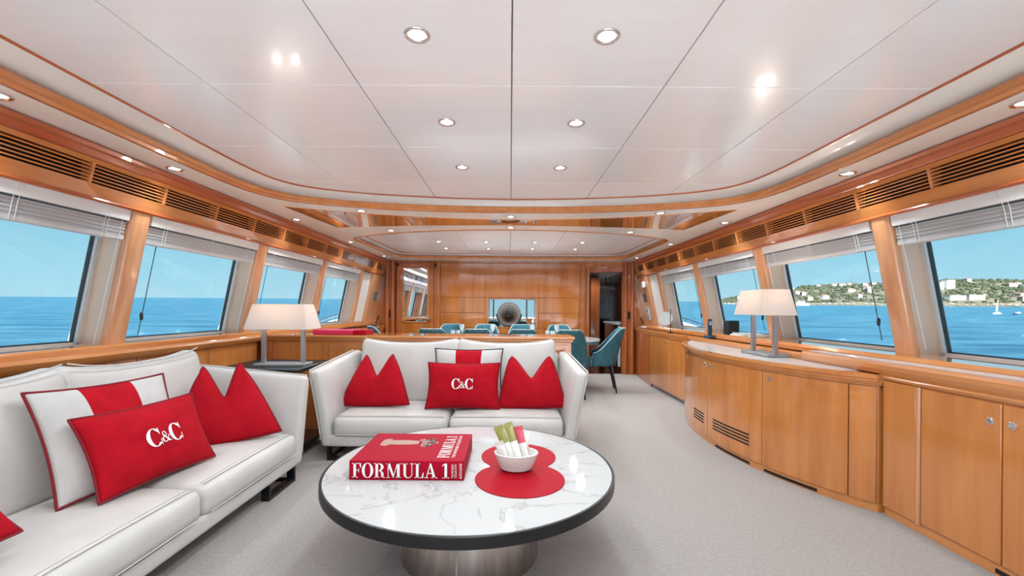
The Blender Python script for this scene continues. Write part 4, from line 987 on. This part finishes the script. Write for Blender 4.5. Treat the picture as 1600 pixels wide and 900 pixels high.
# ------------------------------------------------------------------ small things along the window ledges
def on_sill(name, label, cat, x, y, z): return thing(name, label, cat, (x, y, z))
ph = on_sill('cordless_phone', 'dark blue cordless phone upright in its cradle under the windows', 'phone', 2.26, 4.92, .879)
ob('cradle', B(-.045, .045, -.06, .06, 0, .035, bev=.008), 'phone_blue', ph); ob('handset', B(-.022, .022, -.016, .016, .035, .22, bev=.008), 'phone_blue', ph); ob('screen', B(-.016, .016, -.0175, -.016, .15, .19), 'grey_plastic', ph)
bb = on_sill('black_speaker', 'small black box speaker standing on the wooden ledge', 'speaker', 2.40, 4.72, .936)
ob('case', B(-.065, .065, -.05, .05, 0, .15, bev=.01, seg=2), 'phone_black', bb); ob('front_grille', B(-.055, .055, -.053, -.05, .015, .135), 'disc_black', bb)
for k, (dx, dz, m_) in enumerate(((0, 0, 'paper'), (.01, .0145, 'inlay_pale'))):
    o = ob('magazine', B(-.10, .10, -.17, .17, 0, .014, bev=.001), m_); o.location = (2.43 + dx, 4.42 + .03 * k, .936 + dz); o.rotation_euler = (0, 0, R(6 - 14 * k)); tag(o, ['white magazine lying on the ledge under the other one', 'pale magazine lying on top of a white one'][k], 'magazine')
mr = on_sill('table_mirror', 'round table mirror on the far ledge next to the roller shade', 'mirror', 2.42, 6.75, .936)
bm = NB(); lathe(bm, [(0, -.006), (.10, -.006), (.105, 0), (.10, .006), (0, .006)], n=32); bm.transform(Matrix.Translation((0, 0, .125)) @ Matrix.Rotation(R(-35), 4, 'Z') @ Matrix.Rotation(R(86), 4, 'X')); ob('mirror_disc', bm, 'frame_alloy', mr, smooth=True, autosmooth=40)
bm = NB(); lathe(bm, [(.05, 0), (.05, .006), (.008, .012), (.007, .02)], n=20); ob('foot', bm, 'chrome', mr, smooth=True, autosmooth=40)
an = on_sill('desk_stand', 'thin black upright stand on a round foot on the sideboard', 'stand', 2.25, 6.1, .879)
bm = NB(); lathe(bm, [(.035, 0), (.035, .008), (.006, .014), (.005, .02)], n=18); ob('foot', bm, 'phone_black', an, smooth=True, autosmooth=40); bm = NB(); tube(bm, [(0, 0, .014), (0, 0, .33)], .005, 8); ob('rod', bm, 'phone_black', an)
for s in (1, -1):
    tp_ = on_sill('desk_telephone', 'black handset telephone at the bulkhead end of the sideboard %s' % ('by the doorway' if s > 0 else 'by the mirror-paned door'), 'telephone', s * 2.36, 7.62, .936 if False else .8785)
    tp_.location.x = s * (2.295 if s > 0 else 2.34)
    bm = NB(); hexa(bm, [(-.06, -.08, 0), (.06, -.08, 0), (-.06, .08, 0), (.06, .08, 0), (-.06, -.08, .025), (.06, -.08, .025), (-.06, .08, .06), (.06, .08, .06)]); ob('phone_base', bm, 'chrome', tp_)
    bm = NB(); tube(bm, [(.02, -.07, .06), (.02, -.03, .085), (.02, .05, .14), (.02, .08, .165)], [.018, .012, .012, .018], 8); ob('handset', bm, 'phone_black', tp_, smooth=True)
    sg = thing('wall_sign', 'small blue square sign on the wood panel by the %s' % ('doorway' if s > 0 else 'mirror-paned door'), 'sign', (s * (xin(1.40) - .001), 7.78, 1.33))
    bm = NB(); hexa(bm, [(s * (xin(z) - xin(1.40) - o_), y, z - 1.33) for z in (1.33, 1.47) for y in (-.075, .075) for o_ in (.001, .006)]); ob('plate', bm, 'sign_blue', sg)
    bm = NB(); q = Glyphs(); q.arc(0, 0, .042, .042, .008, .008, 0, 360, 24); q.arc(0, .01, .014, .014, .014, .014, 0, 360, 10); q.quad((-.02, -.03), (.02, -.03), (.012, -.004), (-.012, -.004))
    letter_mesh('pictogram', (q.v, q.f), lambda x, y: (s * (xin(1.40 + y) - xin(1.40) - .0075), x, .07 + y), 'grey_plastic', sg)
wp = thing('wall_speaker', 'small white speaker box high on the wood panel by the doorway', 'speaker', (xin(1.62) - .001, 7.62, 1.58))
ob('case', B(-.06, -.008, -.05, .05, 0, .1, bev=.008), 'white_paint', wp); ob('front', B(-.063, -.0605, -.04, .04, .01, .09), 'grey_plastic', wp)
tm = thing('wall_panel_switch', 'white control panel with two round displays by the doorway', 'control panel', (xin(1.1) - .002, 7.72, 1.02))
bm = NB(); hexa(bm, [(xin(z) - xin(1.1) - o_, y, z - 1.02) for z in (1.02, 1.24) for y in (-.07, .07) for o_ in (.003, .02)]); ob('plate', bm, 'inlay_pale', tm)
for z in (1.075, 1.185):
    bm = NB(); lathe(bm, [(0, .008), (.035, .008), (.042, 0)], n=20); bm.transform(Matrix.Translation((xin(z) - xin(1.1) - .02, 0, z - 1.02)) @ Matrix.Rotation(R(-90), 4, 'Y')); ob('dial', bm, 'table_blue', tm, smooth=True, autosmooth=40)

# ------------------------------------------------------------------ outside: decks rails, sea, coast
TILT = math.tan(R(1.10)); SEA0 = -3.0
def sea_z(y): return SEA0 + y * TILT
for s in (1, -1):
    path = smooth_path([(s * 3.55, 3.5, .55), (s * 3.5, 5.5, .68), (s * 3.45, 6.8, .80), (s * 3.4, 7.8, .92), (s * 3.3, 8.66, 1.04), (s * 3.0, 10.5, 1.16), (s * 2.3, 13, 1.25)], 8)
    bm = NB(); V = []
    for (x, y, z) in path: V.append([bm.verts.new(p) for p in ((x, y, z - .06), (x + s * .10, y, z - .07), (x + s * .10, y, z - 1.4), (x, y, z - 1.4))])
    for i in range(len(V) - 1):
        for k in range(4): bm.faces.new((V[i][k], V[i][(k + 1) % 4], V[i + 1][(k + 1) % 4], V[i + 1][k]))
    bw = tag(ob('bulwark', bm, 'gelcoat', smooth=True, autosmooth=40), 'white bulwark of the side deck outside the %s windows' % ('cabinet-side' if s > 0 else 'sofa-side'), 'bulwark')
    bm = NB(); tube(bm, [(x + s * .05, y, z + .02) for x, y, z in path], .018, 8); ob('handrail', bm, 'steel' if s < 0 else 'phone_blue', bw, smooth=True)
    bm = NB()
    for p in path[::6]: tube(bm, [(p[0] + s * .05, p[1], p[2] - .07), (p[0] + s * .05, p[1], p[2] + .02)], .010, 6)
    ob('stanchions', bm, 'steel', bw)
    o = struct('side_deck_%s' % ('right' if s > 0 else 'left'), B(min(s * 2.75, s * 3.6), max(s * 2.75, s * 3.6), YA - 4, 9, -.35, -.25), 'teak_deck'); o['label'] = 'teak side deck outside the windows'; o['category'] = 'deck'
bm = NB(); E = 26000
v = [bm.verts.new((x, y, sea_z(y))) for x, y in ((-E, -3000), (E, -3000), (E, E), (-E, E))]; bm.faces.new(v)
sea = struct('sea', bm, 'sea_water'); sea['label'] = 'open blue sea with light ripples'; sea['category'] = 'sea'
# headland
shore = [(1098, 760), (1112, 735), (1130, 705), (1160, 675), (1240, 640), (1400, 615), (1600, 600), (1900, 560), (2400, 480)]
hpx = [(1098, 0), (1112, 3), (1130, 9), (1155, 14), (1200, 24), (1240, 29), (1300, 34), (1400, 37), (1450, 42), (1500, 43), (1600, 43), (1900, 42), (2400, 46)]
def interp(T, x):
    for (a_, b_), (c, d_) in zip(T, T[1:]):
        if a_ <= x <= c: return b_ + (d_ - b_) * (x - a_) / (c - a_)
    return T[-1][1]
def land(px, f):      # f 0..1 from the beach to the crest
    Ys = interp(shore, px); Yr = Ys * (1 + .55 * f)
    X = (px - 797) / 680 * Yr
    hp = interp(hpx, px) * (math.sin(f * PI / 2) ** .85)
    z = sea_z(Ys) + .4 + hp / 680 * Yr + 3.0 * noise.noise(Vector((X * .02, Yr * .02, 0))) * f - (.0 if f else 1.2)
    return Vector((X, Yr, z))
bm = NB(); NXh, NYh = 200, 26; Gv = {}
for i in range(NXh + 1):
    for j in range(NYh + 2):
        px = 1098 + (2400 - 1098) * (i / NXh) ** 1.5
        if j <= NYh: Gv[i, j] = bm.verts.new(land(px, j / NYh))
        else:
            p = land(px, 1); Gv[i, j] = bm.verts.new((p.x * 1.3, p.y * 1.3, sea_z(p.y * 1.3) - 2))
for i in range(NXh):
    for j in range(NYh + 1): bm.faces.new((Gv[i, j], Gv[i + 1, j], Gv[i + 1, j + 1], Gv[i, j + 1]))
hill = struct('headland', bm, 'hill_ground', smooth=True); hill['label'] = 'wooded coastal headland across the water'; hill['category'] = 'hill'
bm = NB()
for k in range(110):
    px = 1112 + 1200 * (k / 110) ** 1.3; p = land(px, .012 + random.random() * .02); r_ = random.uniform(1.2, 3.2)
    bmesh.ops.create_icosphere(bm, subdivisions=1, radius=r_, matrix=Matrix.Translation(p) @ Matrix.Diagonal((1.8, 1, .55, 1)))
o = ob('shore_rocks', bm, 'shore_rock'); o['kind'] = 'stuff'; tag(o, 'pale rocks along the foot of the wooded headland', 'rocks')
HP = []
def house(px, f, w, h, d_, wall, roof, label, group=None, flat=False, rows=1):
    p = land(px, f); HP.append(p); c = thing('house' if not flat else 'hotel_building', label, 'building', p, random.uniform(-.25, .25), group)
    ob('walls', B(-w / 2, w / 2, -d_ / 2, d_ / 2, -2, h), wall, c)
    bm = NB()
    if flat: box(bm, -w / 2 - .3, w / 2 + .3, -d_ / 2 - .3, d_ / 2 + .3, h, h + .5)
    else: hexa(bm, [(-w / 2 - .4, -d_ / 2 - .4, h), (w / 2 + .4, -d_ / 2 - .4, h), (-w / 2 - .4, d_ / 2 + .4, h), (w / 2 + .4, d_ / 2 + .4, h), (-w / 3, -.2, h + 1.8), (w / 3, -.2, h + 1.8), (-w / 3, .2, h + 1.8), (w / 3, .2, h + 1.8)])
    ob('roof', bm, roof, c)
    for r_ in range(rows):
        n = max(2, int(w / 3.2))
        for i in range(n):
            x = -w / 2 + w * (i + .5) / n; z = h * (r_ + .35) / rows
            ob('window', B(x - .6, x + .6, -d_ / 2 - .08, -d_ / 2 + .02, z, z + h / rows * .42), 'house_window', c)
    return p
house(1463, .42, 16, 11, 9, 'house_white', 'house_white', 'tall white flat-roofed hotel wing on the headland', None, True, 4)
house(1481, .44, 19, 14, 9, 'house_white', 'house_white', 'tallest white flat-roofed hotel block on the headland', None, True, 5)
house(1492, .12, 26, 6, 9, 'house_white', 'house_white', 'long low white building on the water at the hotel foot', None, True, 2)
house(1522, .13, 24, 6.5, 9, 'house_white', 'house_white', 'second long low white building along the waterfront', None, True, 2)
hr = random.Random(11)
for k in range(36):
    px = hr.uniform(1150, 1605); f = hr.uniform(.10, .85)
    if 1450 < px < 1540 and f < .6: continue
    pp = land(px, f)
    if any((pp - q).length < 17 for q in HP): continue
    house(px, f, hr.uniform(6, 13), hr.uniform(3.5, 6), hr.uniform(6, 9), hr.choice(['house_wall', 'house_white', 'house_white']), 'house_roof', 'small pale villa with a tiled roof among the trees on the headland', 'villas on the headland')
bt = NB(); bmesh.ops.create_icosphere(bt, subdivisions=1, radius=1); tv = [v_.co.copy() for v_ in bt.verts]; tf = [[v_.index for v_ in f_.verts] for f_ in bt.faces]; bt.free()
VV, FF = [], []
for k in range(3600):
    px = 1118 + 1100 * random.random() ** 1.25; f = random.uniform(.05, 1.0); p = land(px, f); r_ = random.uniform(2.0, 4.6) * (.7 + .3 * f); n0 = len(VV)
    if any(abs(p.x - q.x) < 9 and -16 < p.y - q.y < 7 for q in HP): continue
    VV += [(p.x + q.x * r_ * 1.15, p.y + q.y * r_, p.z + r_ * .3 + q.z * r_ * .8) for q in tv]; FF += [[n0 + i for i in f_] for f_ in tf]
me = bpy.data.meshes.new('hillside_trees'); me.from_pydata(VV, [], FF); me.materials.append(M('tree_leaves')); o = bpy.data.objects.new('hillside_trees', me); COL.objects.link(o); o['kind'] = 'stuff'
for p_ in me.polygons: p_.use_smooth = True
tag(o, 'dark green trees covering the headland', 'trees')
# boats
def sailboat(px, Y, L, mast, label):
    X = (px - 797) / 680 * Y; c = thing('sailboat', label, 'boat', (X, Y, sea_z(Y)), R(25))
    bm = NB(); prism_z(bm, [(-L / 2, 0), (-L / 2, L * .13), (L * .2, L * .15), (L / 2, 0), (L * .2, -L * .15), (-L / 2, -L * .13)], -.2, L * .12); ob('hull', bm, 'boat_white', c)
    ob('cabin', B(-L * .2, L * .12, -L * .08, L * .08, L * .12, L * .18, bev=.05), 'boat_white', c)
    bm = NB(); tube(bm, [(0, 0, 0), (0, 0, mast)], .07, 6); ob('mast', bm, 'steel', c)
    bm = NB(); prism_y(bm, [(-L * .4, L * .25), (-.05, L * .25), (-.05, mast * .95)], -.04, .04); ob('mainsail', bm, 'sail', c)
sailboat(1559, 175, 5.0, 6.0, 'small white sailboat on the open water off the headland')
sailboat(1462, 330, 5.0, 6.5, 'distant white sailboat close under the white hotel')
def motorboat(px, Y, L, hull, label, rz=10):
    X = (px - 797) / 680 * Y; c = thing('motor_boat', label, 'boat', (X, Y, sea_z(Y)), R(rz))
    bm = NB(); hexa(bm, [(-L / 2, -L * .13, -.2), (L * .35, -L * .08, -.2), (-L / 2, L * .13, -.2), (L * .35, L * .08, -.2), (-L / 2, -L * .15, L * .13), (L / 2, -L * .02, L * .17), (-L / 2, L * .15, L * .13), (L / 2, L * .02, L * .17)]); ob('hull', bm, hull, c)
    bm = NB(); hexa(bm, [(-L * .25, -L * .1, L * .13), (L * .15, -L * .1, L * .13), (-L * .25, L * .1, L * .13), (L * .15, L * .1, L * .13), (-L * .22, -L * .08, L * .27), (L * .02, -L * .08, L * .27), (-L * .22, L * .08, L * .27), (L * .02, L * .08, L * .27)]); cb = ob('cabin', bm, 'boat_white', c)
    ob('windscreen', B(-L * .15, L * .06, -L * .105, L * .105, L * .17, L * .22), 'house_window', cb)
motorboat(1592, 165, 4.2, 'phone_blue', 'small dark motor boat on the water near the sailboat')
motorboat(1250, 560, 22, 'boat_white', 'white motor yacht moored under the headland', 185)
